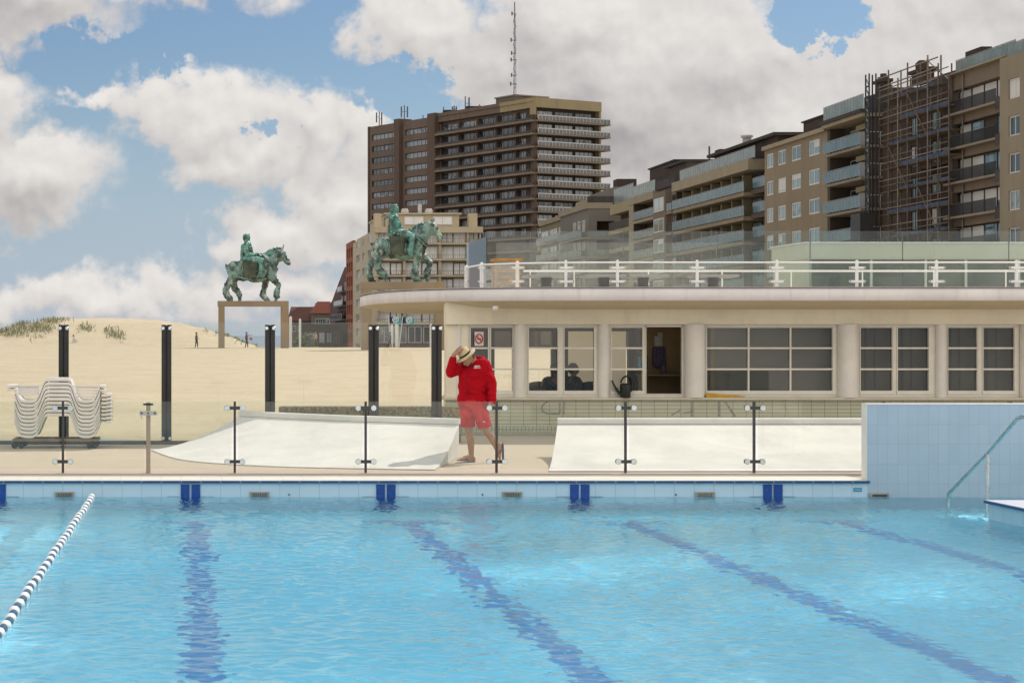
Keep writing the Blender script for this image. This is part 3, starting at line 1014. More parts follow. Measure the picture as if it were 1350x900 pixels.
# ------------------------------------------------------------------ terrace: railing, screens, kiosk, furniture
ZT = 2.716
rail = thing('terrace_railing', 'white metal railing with glass panels along the rounded roof edge', 'railing', (12, 35.15, ZT))
RP = [(X_(615, 37.8), 37.8), (X_(635, 36.3), 36.3), (X_(682, 35.6), 35.6), (X_(746, 35.25), 35.25)] + [(X_(p, 35.15), 35.15) for p in (814, 919, 1024, 1129.5, 1234.5, 1340, 1446, 1552)]
ztop = 3.215
rt = MB()
rt.tube([(x, y, ztop - .03) for x, y in RP], .017, 8)
rt.build('top_rail', M['steel_white'], rail)
for i, (x, y) in enumerate(RP):
    a = Vector((RP[max(i - 1, 0)][0], RP[max(i - 1, 0)][1], 0))
    b = Vector((RP[min(i + 1, len(RP) - 1)][0], RP[min(i + 1, len(RP) - 1)][1], 0))
    d = (b - a).normalized()
    wdt = .042 if i > 2 else (.055 if i else .07)
    p = MB().bar((x, y, ZT), (x, y, ztop), wdt, .05, up=d).lathe([(.024, 0), (.02, .012), (.001, .02)], (x, y, ztop), 10)
    po = p.build('post', M['steel_white'], rail)
    for zc in (Z_(353, y), Z_(371, y)):
        q = MB().bar(Vector((x, y, zc)) - d * .13 + Vector((0, -.032, 0)), Vector((x, y, zc)) + d * .13 + Vector((0, -.032, 0)), .012, .044, 0, (0, 0, 1))
        for s_ in (-1, 1):
            q.lathe([(.022, 0), (.022, .02)], Vector((x, y - .045, zc)) + d * .13 * s_, 12, 0, (0, 1, 0))
            q.lathe([(.011, 0), (.011, .012)], Vector((x, y - .056, zc)) + d * .13 * s_, 8, 1, (0, 1, 0))
        q.build('clamp', [M['steel_white'], M['dark_steel']], po)
for (p, q) in zip(RP, RP[1:]):
    a, b = Vector((*p, 0)), Vector((*q, 0))
    d = (b - a).normalized()
    MB().bar(a + d * .06 + Vector((0, 0, ZT + .24)), b - d * .06 + Vector((0, 0, ZT + .24)), .012, .40).build('glass_panel', M['fence_glass'], rail)
# second railing across the far side of the terrace
r2 = thing('rear_railing', 'thin white rail with short posts across the back of the terrace', 'railing', (14, 42.0, ZT))
zr2 = Z_(357.3, 42)
MB().tube([(X_(690, 42), 42, zr2), (X_(1500, 42), 42, zr2)], .022, 8).build('top_rail', M['steel_white'], r2)
for p in (699, 757, 855, 952, 1043, 1137, 1231, 1326, 1420):
    MB().bar((X_(p, 42), 42, ZT), (X_(p, 42), 42, zr2 + .03), .024, .024).build('post', M['steel_white'], r2)
# wind screens
ws = thing('glass_windscreen', 'tall clear glass windscreen panels standing across the terrace', 'windscreen', (14, 45, ZT))
zt_ = Z_(305, 45)
pxs = [642, 700, 822, 945, 1068, 1190, 1330, 1470]
for a, b in zip(pxs, pxs[1:]):
    MB().box(X_(a, 45) + .008, 45, ZT, X_(b, 45) - .008, 45.015, zt_).build('glass_panel', M['screen_glass'], ws)
MB().box(X_(642, 45) - .012, 45.03, ZT, X_(642, 45) + .003, 48.2, Z_(312, 45)).build('return_panel', M['screen_glass'], ws)
for a in pxs[:-1]:
    MB().box(X_(a, 45) - .007, 44.99, ZT, X_(a, 45) + .007, 45.025, zt_).build('joint_bar', M['dark_steel'], ws)
w2 = thing('low_windscreen', 'lower glass windscreen in front of the tall one with a clear top edge', 'windscreen', (12, 43.4, ZT))
pxs = [654, 735, 890, 1020, 1128, 1233, 1335, 1450]
for a, b in zip(pxs, pxs[1:]):
    MB().box(X_(a, 43.4) + .008, 43.4, ZT, X_(b, 43.4) - .008, 43.412, Z_(320, 43.4)).build('glass_panel', M['fence_glass'], w2)
# kiosk
ky = 46.4
kx0, kx1 = X_(1062, ky), 28.0
ko = thing('terrace_kiosk', 'flat roofed pale green kiosk with green glass walls on the terrace', 'kiosk', (18, ky, ZT))
ka, kb = Z_(341.5, ky), Z_(319, ky)
M['kiosk_wall'] = mat('kiosk_wall', (.60, .60, .50), .7, .05, .8, stain=((.5, .5, 2), (.50, .50, .41), .4))
MB().box(kx0, ky, ka, kx1, ky + 2.7, kb - .03).build('fascia', M['kiosk_wall'], ko)
MB().box(kx0 - .03, ky - .03, kb - .029, kx1, ky + 2.73, kb).build('roof_edge', M['steel_white'], ko)
MB().box(kx0 + .03, ky + .05, ZT, kx0 + .11, ky + 2.65, ka).build('side_wall', M['kiosk_wall'], ko)
pxk = [1069, 1150, 1222, 1275, 1345, 1420, 1500]
for a, b in zip(pxk, pxk[1:]):
    MB().box(X_(a, ky) + .03, ky + .09, ZT, X_(b, ky) - .03, ky + .105, ka - .02).build('glass_wall', M['kiosk_glass'], ko)
    MB().box(X_(a, ky) - .028, ky + .06, ZT, X_(a, ky) + .028, ky + .12, ka).build('mullion', M['steel_white'], ko)
MB().box(kx0 + .12, ky + 2.5, ZT, kx1, ky + 2.6, ka - .01).build('rear_wall', mat('kiosk_rear', (.13, .15, .10), .8, .2, 1.2), ko)
for i, a in enumerate((1096, 1160, 1205, 1290)):
    c = MB().box(X_(a, ky) - .25, ky + 1.3 + .2 * i, ZT, X_(a, ky) + .35, ky + 1.9 + .2 * i, ZT + .55 + .13 * (i % 2)).box(X_(a, ky) - .29, ky + 1.26 + .2 * i, ZT + .551 + .13 * (i % 2), X_(a, ky) + .39, ky + 1.94 + .2 * i, ZT + .59 + .13 * (i % 2)).build('counter', M['kiosk_wall'])
    tag(c, ['low counter at the glass end of the kiosk', 'taller counter behind the second kiosk pane', 'low counter in the middle of the kiosk', 'taller counter beside the right kiosk panes'][i], 'counter', 'counters inside the kiosk')

# wooden stand and terrace tables
yst = 37.6
sd = thing('wooden_stand', 'light wooden slatted stand behind the curved terrace railing', 'stand', (X_(667, yst), yst, ZT))
hw = .23
zz = Z_(341.5, yst) - ZT
for sx_ in (-1, 1):
    for sy_ in (-1, 1):
        MB().box(sx_ * hw - .02, sy_ * .2 - .02, 0, sx_ * hw + .02, sy_ * .2 + .02, zz - .05).build('leg', M['wood'], sd, local=True)
MB().box(-.27, -.25, zz - .049, .29, .25, zz).build('top_board', M['wood'], sd, local=True, bevel=.006)
for h in (.12, .24, .36):
    MB().box(-hw + .021, -.21, h, hw - .021, -.185, h + .05).box(-hw + .021, .185, h, hw - .021, .21, h + .05).box(-hw + .021, -.18, h + .052, hw - .021, .18, h + .066).build('shelf', M['wood'], sd, local=True)
MB().bar((-.2, -.225, .02), (.2, -.225, .34), .012, .04).build('brace', M['wood'], sd, local=True)
yt = 39.0
M['table_grey'] = mat('table_grey', (.30, .29, .27), .5, .1, 4)
tb0 = None
TL = ['grey terrace table with dark cone foot beside the wooden stand', 'grey terrace table second from the wooden stand', 'grey terrace table third from the wooden stand', 'grey terrace table farthest from the wooden stand']
for i, p in enumerate((720, 796, 848, 940)):
    if tb0 is None:
        tb0 = thing('terrace_table', TL[0], 'table', (X_(p, yt), yt, ZT), 'tables on the terrace')
        MB().box(-.42, -.4, Z_(366, yt) - ZT, .42, .4, Z_(362.5, yt) - ZT).build('table_top', M['table_grey'], tb0, local=True, bevel=.008)
        MB().lathe([(.2, 0), (.19, .02), (.1, .16), (.12, Z_(366, yt) - ZT - .005)], (0, 0, 0), 18).build('pedestal', M['black_steel'], tb0, local=True)
    else:
        c = copy_tree(tb0)
        c.location = (X_(p, yt), yt, ZT)
        c['label'] = TL[i]

# ------------------------------------------------------------------ white concrete ramps
SHX, SHY = .24, 1.0                                 # skew of the ends: x per y


def ramp(name, label, bot, top, zt=.50, lip=.085, lipd=.2):
    root = thing(name, label, 'ramp', tuple(bot[len(bot) // 2]) + (0.0,), 'white concrete ramps on the deck')
    nb, ns_ = len(bot), 14
    rings = []
    for j in range(ns_ + 1):
        u = j / ns_
        z = .012 + (zt - .012) * (u ** 1.75)
        rings.append([(b[0] + (q[0] - b[0]) * u, b[1] + (q[1] - b[1]) * u, z) for b, q in zip(bot, top)])
    mb = MB()
    loft(mb, rings)
    # ends, back
    for k in (0, nb - 1):
        prof = [r_[k] for r_ in rings]
        base = [(p[0], p[1], 0.0) for p in prof]
        vs_ = prof + base
        n_ = len(prof)
        mb.add(vs_, [(i, i + 1, n_ + i + 1, n_ + i) for i in range(n_ - 1)])
    tr = rings[-1]
    mb.add(tr + [(p[0], p[1], 0) for p in tr], [(i, i + 1, nb + i + 1, nb + i) for i in range(nb - 1)])
    mb.add(rings[0] + [(p[0], p[1], 0) for p in rings[0]], [(i, i + 1, nb + i + 1, nb + i) for i in range(nb - 1)])
    mb.build('slope', M['white_ramp'], root)
    lp = MB()
    fr = []
    for i, (b, q) in enumerate(zip(bot, top)):
        d = (Vector((q[0] - b[0], q[1] - b[1], 0))).normalized()
        fr.append((Vector((q[0], q[1], 0)) - d * .03, Vector((q[0], q[1], 0)) + d * lipd))
    za, zb = zt + .001, zt + lip
    loft(lp, [[(p.x, p.y, za) for p, _ in fr], [(p.x, p.y, zb - .012) for p, _ in fr], [(p.x + (q - p).x * .06, p.y + (q - p).y * .06, zb) for p, q in fr], [(q.x, q.y, zb) for _, q in fr], [(q.x, q.y, za) for _, q in fr], [(p.x, p.y, za) for p, _ in fr]], 0, False)
    for k in (0, nb - 1):
        p, q = fr[k]
        lp.add([(p.x, p.y, za), (q.x, q.y, za), (q.x, q.y, zb), (p.x, p.y, zb - .01)], [(0, 1, 2, 3)])
    lp.build('top_lip', M['white_ramp'], root)
    return root


def interp(pts, n):
    """Catmull-Rom through plan points."""
    out = []
    k = len(pts) - 1
    for i in range(n + 1):
        u = i / n * k
        j = min(int(u), k - 1)
        f = u - j
        p0, p1, p2, p3 = pts[max(j - 1, 0)], pts[j], pts[j + 1], pts[min(j + 2, k)]
        out.append(tuple(.5 * (2 * b + (c - a) * f + (2 * a - 5 * b + 4 * c - d) * f * f + (3 * b - a - 3 * c + d) * f ** 3) for a, b, c, d in zip(p0, p1, p2, p3)))
    return out


gy = lambda py: F * EYE / (py - 440)
gp = lambda px, py: (X_(px, gy(py)), gy(py))
tp = lambda px, py, z: (X_(px, F * (EYE - z) / (py - 440)), F * (EYE - z) / (py - 440))
bot1 = interp([gp(199, 593.5), gp(238, 606), gp(310, 612.5), gp(398, 616.3), gp(514, 618.6), gp(573, 619.5)], 28)
top1 = interp([tp(316, 541.5, .585), tp(345, 543, .585), tp(400, 545.5, .585), tp(465, 548, .585), tp(540, 550, .585), tp(605, 552, .585)], 28)
ramp('concrete_ramp', 'white curved concrete ramp flaring to a low point at the left behind the glass fence', bot1, top1)
bot2 = [gp(723, 621.5)] + [(X_(p, gy(621.5)), gy(621.5)) for p in range(780, 1300, 60)] + [(13.5, gy(621.5))]
ty2 = F * (EYE - .585) / (551.3 - 440)
top2 = [(X_(735, ty2), ty2)] + [(b[0] + .75, ty2) for b in bot2[1:]]
ramp('concrete_ramp', 'long straight white concrete ramp between the walker and the blue tiled wall', bot2, top2)
# low pebble dash wall by the tall fence and dark kerb under it
o = MB().box(X_(368, 33.75), 33.7, 0, 4.80, 33.95, Z_(535.5, 33.7)).build('pebble_wall', M['pebble'], bevel=.03)
tag(o, 'low brown pebble dash wall behind the tall glass fence', 'wall')
o = MB().box(-30, 33.02, 0, X_(368, 33), 33.3, .055).build('kerb_strip', M['kerb'])
struct(o, 'dark kerb at the edge of the sand')

# ------------------------------------------------------------------ tall black-post glass fence
tf = thing('tall_glass_fence', 'tall glass windbreak on wide black double posts facing the beach', 'fence', (-.4, 33.2, 0))
TP = [-325, -189, -52, 84, 219.5, 356, 492.5, 575.5]
yt = 33.2
zt1 = Z_(428, yt)
for p in TP:
    x = X_(p, yt)
    po = MB().box(x - .085, yt - .05, 0.001, x - .012, yt + .05, zt1).box(x + .012, yt - .05, 0.001, x + .085, yt + .05, zt1).box(x - .012, yt - .02, 0.001, x + .012, yt + .045, zt1 - .01).build('post', M['black_steel'], tf, bevel=.004)
    for zc in (zt1 - .06, .10):
        for s_ in (-1, 1):
            MB().lathe([(.028, 0), (.034, .008), (.034, .016), (.02, .02)], (x + s_ * .06, yt - .071, zc), 14, 0, (0, 1, 0)).build('clamp', M['clamp'], po)
for a, b in zip(TP, TP[1:]):
    x0, x1 = X_(a, yt) + .075, X_(b, yt) - .075
    hi = Z_(425, yt)
    MB().box(x0, yt + .052, .06, x1, yt + .062, hi).build('glass_panel', M['tall_glass'], tf)

# ------------------------------------------------------------------ low glass fence in front
ff = thing('pool_glass_fence', 'waist high glass pool fence on slim grey posts with spider clamps', 'fence', (3, 26.35, 0))
yf = 26.35
FPX = [-148, 83, 309.5, 482, 654.5, 824.5, 994, 1165, 1332, 1500]
for i, p in enumerate(FPX):
    x = X_(p, yf)
    po = MB().box(x - .016, yf - .02, 0, x + .016, yf + .02, Z_(529, yf)).build('post', M['dark_steel'], ff)
    for zc in (Z_(537.5, yf), Z_(608, yf)):
        cb = MB().box(x - .085, yf - .045, zc - .022, x + .085, yf - .022, zc + .022, 0)
        for s_ in (-1, 1):
            cb.lathe([(.036, 0), (.040, .006), (.036, .014), (.015, .018)], (x + s_ * .105, yf - .06, zc), 14, 1, (0, 1, 0))
            cb.lathe([(.034, 0), (.034, .012)], (x + s_ * .105, yf + .005, zc), 14, 1, (0, 1, 0))
        cb.build('clamp', [M['dark_steel'], M['clamp']], po)
PAN = [(-148, 83), (83, 195), (195, 309.5), (309.5, 482), (482, 654.5), (654.5, 824.5), (824.5, 994), (994, 1165), (1165, 1332), (1332, 1500)]
for a, b in PAN:
    MB().box(X_(a, yf) + .045, yf - .036, Z_(617, yf), X_(b, yf) - .045, yf - .026, Z_(529, yf)).build('glass_panel', M['fence_glass'], ff)
x = X_(195.5, yf)
gp_ = thing('gate_post', 'beige metal gate post with a small crossbar and latch box on the pool fence', 'post', (x, yf, 0))
MB().box(x - .03, yf - .025, 0, x + .03, yf + .025, Z_(530, yf)).build('shaft', M['beige_post'], gp_)
MB().box(x - .068, yf - .03, Z_(534, yf), x + .068, yf - .026, Z_(531.5, yf)).build('crossbar', M['black_steel'], gp_)
lt = MB().box(x - .12, yf - .05, Z_(547, yf), x + .12, yf - .028, Z_(541.5, yf)).box(x - .10, yf - .045, Z_(552, yf), x - .085, yf - .03, Z_(547.2, yf)).build('latch_box', mat('latch_grey', (.50, .47, .42), .4, .1, 9, metal=.3), gp_)
hl_ = MB()
for s_ in (-.09, .0, .09):
    hl_.lathe([(.014, 0), (.014, .006)], (x + s_, yf - .056, Z_(544.2, yf)), 10, 0, (0, 1, 0))
hl_.build('screw', M['dark_steel'], lt)

# ------------------------------------------------------------------ handrail by the steps
hr = thing('pool_handrail', 'bent steel handrail leading down into the pool corner', 'handrail', (9.38, 22.7, 0))
pts = [(9.30, 23.6, -1.2), (9.30, 23.6, -.15), (9.30, 23.58, -.06), (9.31, 23.50, .0), (9.41, 22.70, .49), (9.42, 21.92, .93), (9.42, 21.80, .955), (9.42, 21.3, .955), (9.42, 21.1, .955)]
MB().tube(pts, .021, 12).build('rail', M['steel'], hr)
MB().tube([(9.41, 22.7, -1.2), (9.41, 22.7, .48)], .021, 12).build('post', M['steel'], hr)
MB().tube([(9.42, 21.1, .955), (9.42, 21.06, .93), (9.42, 21.05, .88), (9.42, 21.05, .0)], .021, 12).build('rear_post', M['steel'], hr)

# ------------------------------------------------------------------ lane rope
lr = thing('lane_rope', 'floating lane rope of white and dark blue floats on the water', 'lane rope', (-1.25, 25, WATER))
lx = lambda y: -1.305 + (y - 13.6) * .0088
MB().tube([(lx(y) + 0, y, WATER + .005) for y in (24.99, 18, 10, 3)], .007, 6).build('rope', M['rope'], lr)
y, i, prof = 24.86, 0, [(.010, -.058), (.024, -.052), (.036, -.036), (.043, -.012), (.043, .012), (.036, .036), (.024, .052), (.010, .058)]
prof2 = [(.010, -.118), (.024, -.112), (.031, -.09), (.034, -.05), (.034, .05), (.031, .09), (.024, .112), (.010, .118)]
protos = {}
while y > 10.4:
    dip = .006 * math.sin(y * 2.1)
    key = i % 2
    if key not in protos:
        fo = MB().lathe(prof if key == 0 else prof2, (0, 0, 0), 18, 0, (0, 1, 0)).build('float', M['float_white'] if key == 0 else M['float_blue'], lr, local=True)
        protos[key] = fo
    else:
        fo = protos[key].copy()
        COL.objects.link(fo)
        fo.parent = lr
    fo.location = (lx(y) + 1.25 + .006 * math.sin(y * 5), y - 25, .012 + dip)
    y -= .182
    i += 1

# ------------------------------------------------------------------ stacked sun loungers on a trolley
ys_ = 31.9
sx0 = lambda p: X_(p, ys_)
tro = thing('stacking_trolley', 'low wooden trolley on black castors under the stacked white loungers', 'trolley', (sx0(73), ys_ + .35, 0))
MB().box(sx0(16), ys_ + .0, .115, sx0(130), ys_ + .045, .16).box(sx0(16), ys_ + .66, .115, sx0(130), ys_ + .705, .16).box(sx0(16), ys_ + .046, .12, sx0(21), ys_ + .659, .155).box(sx0(125), ys_ + .046, .12, sx0(130), ys_ + .659, .155).box(sx0(62), ys_ + .046, .12, sx0(70), ys_ + .659, .155).build('frame', M['trolley'], tro, bevel=.006)
for p in (19, 28, 118, 125):
    for dy_ in (.03, .66):
        MB().lathe([(.03, -.014), (.052, -.012), (.052, .012), (.03, .014)], (sx0(p), ys_ + dy_, .053), 16, 0, (0, 1, 0)).box(sx0(p) - .012, ys_ + dy_ - .022, .053, sx0(p) + .012, ys_ + dy_ - .016, .114).build('castor', M['cast'], tro)


def wprof(px):
    """Height (in photo pixels, downwards) of the moulded side of one lounger."""
    pts = [(19, 0), (21, 4), (23, 11), (27, 18), (33, 19.5), (43, 19.5), (49, 16), (53, 8), (57, -3), (59.5, -8), (63, -9.5), (90, -9.5), (93, -8), (95.5, -2), (99, 9), (103, 17), (108, 19.5), (119, 19.5), (124, 17), (128, 10), (130, 4), (132, 0)]
    for (a, ya), (b, yb) in zip(pts, pts[1:]):
        if a <= px <= b:
            return ya + (yb - ya) * (px - a) / (b - a)
    return 0


def lounger(label, first):
    root = thing('sun_lounger', label, 'sun lounger', (sx0(75), ys_, 0), 'stacked white sun loungers')
    sc_ = ys_ / F
    xs_ = [19 + i * (113 / 64) for i in range(65)]
    up = [((x - 75) * sc_, -wprof(x) * sc_) for x in xs_]
    for nm, ya, yb in (('side_skirt', 0, .03), ('side_skirt', .67, .70)):
        mb = MB()
        n_ = len(up)
        th = .052
        vs_ = [(x, ya, z) for x, z in up] + [(x, ya, z - th) for x, z in up] + [(x, yb, z) for x, z in up] + [(x, yb, z - th) for x, z in up]
        fs_ = []
        for i in range(n_ - 1):
            fs_ += [(i, i + 1, n_ + i + 1, n_ + i), (2 * n_ + i, 3 * n_ + i, 3 * n_ + i + 1, 2 * n_ + i + 1), (i, 2 * n_ + i, 2 * n_ + i + 1, i + 1), (n_ + i, n_ + i + 1, 3 * n_ + i + 1, 3 * n_ + i)]
        fs_ += [(0, n_, 3 * n_, 2 * n_), (n_ - 1, 2 * n_ + n_ - 1, 3 * n_ + n_ - 1, n_ + n_ - 1)]
        mb.add(vs_, fs_, 0, False)
        mb.build(nm, M['plastic_white'], root, local=True, bevel=.007)
    mb = MB()
    pts = up[::2]
    n_ = len(pts)
    th = .018
    vs_ = [(x, .031, z - .02) for x, z in pts] + [(x, .669, z - .02) for x, z in pts] + [(x, .031, z - th - .02) for x, z in pts] + [(x, .669, z - th - .02) for x, z in pts]
    fs_ = []
    for i in range(n_ - 1):
        fs_ += [(i, i + 1, n_ + i + 1, n_ + i), (2 * n_ + i, 3 * n_ + i, 3 * n_ + i + 1, 2 * n_ + i + 1)]
    mb.add(vs_, fs_, 0, True)
    mb.build('moulded_bed', M['plastic_white'], root, local=True)
    return root


LL = ['topmost white lounger of the stack with its wide flat ends', 'second white lounger from the top of the stack', 'third white lounger from the top of the stack', 'fourth white lounger from the top of the stack', 'fifth white lounger from the top of the stack',
      'fifth white lounger from the bottom of the stack', 'fourth white lounger from the bottom of the stack', 'third white lounger from the bottom of the stack', 'second white lounger from the bottom of the stack', 'lowest white lounger resting on the trolley']
zl = lambda py: Z_(py, ys_)
base = lounger(LL[-1], True)
NL = len(LL)
step = (555.0 - 509.0) / (NL - 1)
stubs = MB()
# handles at the right end of the lower loungers
sc_ = ys_ / F
hb = MB().box((131.5 - 75) * sc_, .05, -.03, (140 - 75) * sc_, .65, -.016).box((140.2 - 75) * sc_, .0, -.045, (147 - 75) * sc_, .70, -.008)
hd = hb.build('end_handle', M['plastic_white'], base, local=True, bevel=.008)
for k in range(NL):
    py = 509.0 + step * k
    if k == NL - 1:
        r_ = base
    else:
        r_ = copy_tree(base)
        r_['label'] = LL[k]
    r_.location = (sx0(75) + random.uniform(-.006, .006), ys_ + random.uniform(-.006, .006), zl(py - 1.2))
    if k < 2:
        for ch in list(r_.children):
            if ch.name.startswith('end_handle'):
                bpy.data.objects.remove(ch)
        tb = MB()
        tb.box((8 - 75) * sc_, -.002, -.022, (21 - 75) * sc_, .70, .006).build('flat_end', M['plastic_white'], r_, local=True, bevel=.008)
        MB().box((131 - 75) * sc_, -.002, -.03, (138.5 - 75) * sc_, .70, .0).build('flat_end', M['plastic_white'], r_, local=True, bevel=.008)
        if k == 0:
            tb = MB()
            tb.box((21.2 - 75) * sc_, .02, -.02, (55 - 75) * sc_, .045, .006).box((24 - 75) * sc_, .0451, -.16, (51 - 75) * sc_, .06, -.002).build('seat_panel', M['plastic_white'], r_, local=True)
            tb = MB().box((96 - 75) * sc_, .02, -.025, (131 - 75) * sc_, .045, -.003)
            for q in range(4):
                tb.box((99 + q * .5 - 75) * sc_, .05, -.05 - .05 * q, (129 - q * .6 - 75) * sc_, .066, -.022 - .05 * q)
            tb.build('slatted_panel', M['plastic_white'], r_, local=True)
            MB().box((77.5 - 75) * sc_, -.004, .052, (90 - 75) * sc_, -.001, .064).build('grip_slot', M['cast'], r_, local=True)
# ================================================================== STATUES


def statue(name, label, Y, beam, legs, ground_px, H, prm, mats):
    """Steel portal with a bronze horse and rider; prm in enlarged-picture units (K per metre)."""
    x0, x1 = X_(beam[0], Y), X_(beam[1], Y)
    zt_, zb_ = Z_(beam[2], Y), Z_(beam[3], Y)
    zg = tz((x0 + x1) / 2, Y) - .3
    port = thing('steel_portal', label[0], 'plinth', ((x0 + x1) / 2, Y, zg))
    dp = (x1 - x0) * .26
    MB().box(x0, Y - dp / 2, zb_, x1, Y + dp / 2, zt_).build('beam', M['corten'], port, bevel=.02)
    for a, b in legs:
        MB().box(X_(a, Y), Y - dp / 2, zg, X_(b, Y), Y + dp / 2, zb_ - .002).build('leg', M['corten'], port, bevel=.02)
    u = F / Y / H['s']                      # picture px -> metres with enlargement factor
    k = 1.0 / (H['s'] * F / Y)              # metres per enlarged px
    ox, oz = H['ox'], H['oz']
    q = lambda cx, cy, d=0.0: Vector(((cx - ox) * k, d, (oz - cy) * k))
    root = thing('horse_statue', label[1], 'statue', (X_(H['px'] + ox / H['s'], Y), Y, zt_))
    body = MB()
    for it in prm['horse']:
        if it[0] == 'e':
            _, cx, cy, rx, rz, d, ry, rot = it
            body.ell(q(cx, cy, d * k), (rx * k, ry * k, rz * k), Matrix.Rotation(R(rot), 3, 'Y'))
        else:
            _, chain, d = it
            for (a, b, r0), (c, e, r1) in zip(chain, chain[1:]):
                body.capsule(q(a, b, d * k), q(c, e, d * k), r0 * k, r1 * k)
    sculpt('horse', body, .045, M['bronze'], root, smooth=1, lump=.20, lump_size=.24)
    mn = MB()
    for (a, b, r0), (c, e, r1) in prm['mane']:
        mn.capsule(q(a, b, 4 * k), q(c, e, -8 * k), r0 * k, r1 * k, 8)
    sculpt('mane', mn, .045, M['bronze_green'], root, smooth=1, lump=.06, lump_size=.2)
    rd = MB()
    for it in prm['rider']:
        if it[0] == 'e':
            _, cx, cy, rx, rz, d, ry, rot = it
            rd.ell(q(cx, cy, d * k), (rx * k, ry * k, rz * k), Matrix.Rotation(R(rot), 3, 'Y'))
        else:
            _, chain = it
            for (a, b, d0, r0), (c, e, d1, r1) in zip(chain, chain[1:]):
                rd.capsule(q(a, b, d0 * k), q(c, e, d1 * k), r0 * k, r1 * k)
    sculpt('rider', rd, .035, M['bronze_green'], root, smooth=1, lump=.13, lump_size=.18)
    bk = prm['basket']
    for sgn in (-1, 1):
        bm_ = MB()
        n_ = 18
        rg = []
        for (fz_, fr_) in ((0, .80), (.08, .86), (.5, .95), (.92, 1.0), (.93, 1.06), (1.0, 1.06)):
            rr = []
            for j in range(n_ + 1):
                a = 2 * PI * j / n_
                cx = (bk[0] + bk[1]) / 2 + (bk[1] - bk[0]) / 2 * fr_ * max(-1, min(1, 1.25 * math.cos(a)))
                rr.append(tuple(q(cx, bk[3] + (bk[2] - bk[3]) * fz_, (sgn * (88 + 34 * math.sin(a) * 1.0)) * k)))
            rg.append(rr)
        loft(bm_, rg)
        bm_.add(rg[0][:-1], [tuple(range(n_))])
        bm_.add(rg[-1][:-1], [tuple(range(n_))])
        bm_.build('basket', M['bronze_dark'], root, local=True)
    hb_ = MB()
    for ch in prm['harness']:
        hb_.tube([q(a, b, d * k) for a, b, d in ch], 9 * k, 8)
    hb_.build('harness', M['bronze'], root, local=True)


S1 = {'horse': [('e', 240, 490, 88, 92, 0, 92, 15), ('e', 330, 505, 130, 112, 0, 105, 0), ('e', 470, 515, 150, 118, 0, 112, 0), ('e', 600, 510, 95, 110, 0, 95, 0), ('e', 648, 515, 42, 52, -25, 48, 0), ('e', 560, 420, 70, 60, 0, 50, 20),
                ('c', [(590, 470, 92), (650, 390, 74), (715, 325, 52)], 0), ('c', [(715, 320, 52), (752, 335, 47), (790, 380, 33), (815, 415, 29), (822, 422, 25)], 0), ('e', 735, 375, 34, 30, 0, 30, 40),
                ('c', [(750, 275, 15), (764, 245, 11), (770, 224, 4)], -16), ('c', [(762, 290, 14), (785, 312, 13), (796, 318, 5)], 18), ('c', [(185, 470, 24), (160, 468, 22), (150, 445, 14)], 0), ('c', [(168, 475, 18), (165, 500, 10)], 0),
                ('c', [(235, 555, 66), (205, 610, 48), (165, 655, 36), (140, 715, 34), (150, 765, 34), (182, 800, 36), (186, 822, 34)], -48),
                ('c', [(240, 560, 62), (225, 630, 40), (248, 700, 36), (290, 752, 32), (298, 800, 20), (296, 822, 17)], 45),
                ('c', [(575, 580, 48), (572, 650, 32), (552, 725, 28), (545, 765, 36), (580, 800, 32), (597, 818, 28)], 48),
                ('c', [(630, 560, 56), (668, 605, 38), (712, 652, 27), (706, 700, 26), (690, 742, 36), (692, 775, 34), (688, 808, 16), (678, 824, 13)], -46)],
      'mane': [((560, 345, 14), (575, 318, 17)), ((590, 330, 18), (605, 295, 20)), ((625, 320, 20), (628, 285, 20)), ((655, 305, 20), (662, 268, 18)), ((690, 300, 20), (700, 262, 16)), ((722, 290, 20), (728, 262, 14)), ((560, 350, 22), (650, 315, 28)), ((650, 315, 28), (725, 292, 26)), ((745, 300, 18), (775, 318, 14))],
      'rider': [('e', 400, 375, 75, 42, 0, 80, 0), ('e', 388, 290, 52, 95, 0, 62, -8), ('e', 378, 225, 44, 46, 0, 66, 0), ('c', [(378, 195, 0, 26), (374, 165, 0, 30)]), ('e', 374, 145, 34, 40, 0, 33, 0), ('e', 364, 124, 38, 20, 0, 38, -8), ('e', 345, 150, 18, 34, 0, 30, 0), ('c', [(392, 118, 0, 10), (398, 108, 0, 6)]),
                ('e', 402, 155, 8, 10, 0, 8, 0), ('c', [(335, 240, 5, 26), (326, 320, 10, 24), (320, 400, 14, 20)]), ('c', [(362, 225, -62, 26), (362, 285, -80, 26), (380, 335, -84, 24), (430, 335, -70, 18), (490, 325, -40, 16)]), ('c', [(385, 225, 58, 26), (410, 290, 72, 22), (440, 325, 55, 18), (490, 325, 20, 16)]),
                ('c', [(400, 385, -80, 32), (470, 385, -112, 34), (525, 400, -118, 32), (522, 470, -120, 26), (515, 530, -122, 26), (540, 555, -124, 26)]), ('c', [(400, 385, 80, 32), (470, 385, 112, 34), (525, 400, 118, 32), (522, 530, 122, 26), (540, 555, 124, 26)]), ('e', 500, 345, 40, 26, 0, 40, 0)],
      'basket': (322, 492, 402, 578),
      'harness': [[(520, 315, -60), (580, 370, -92), (640, 440, -94), (700, 505, -50)], [(545, 318, -55), (605, 378, -90), (662, 440, -86), (705, 490, -48)], [(520, 315, 60), (600, 385, 92), (700, 505, 50)], [(300, 415, -92), (305, 500, -112), (320, 590, -92)], [(250, 560, -92), (330, 590, -100), (480, 612, -98), (580, 590, -90)]]}
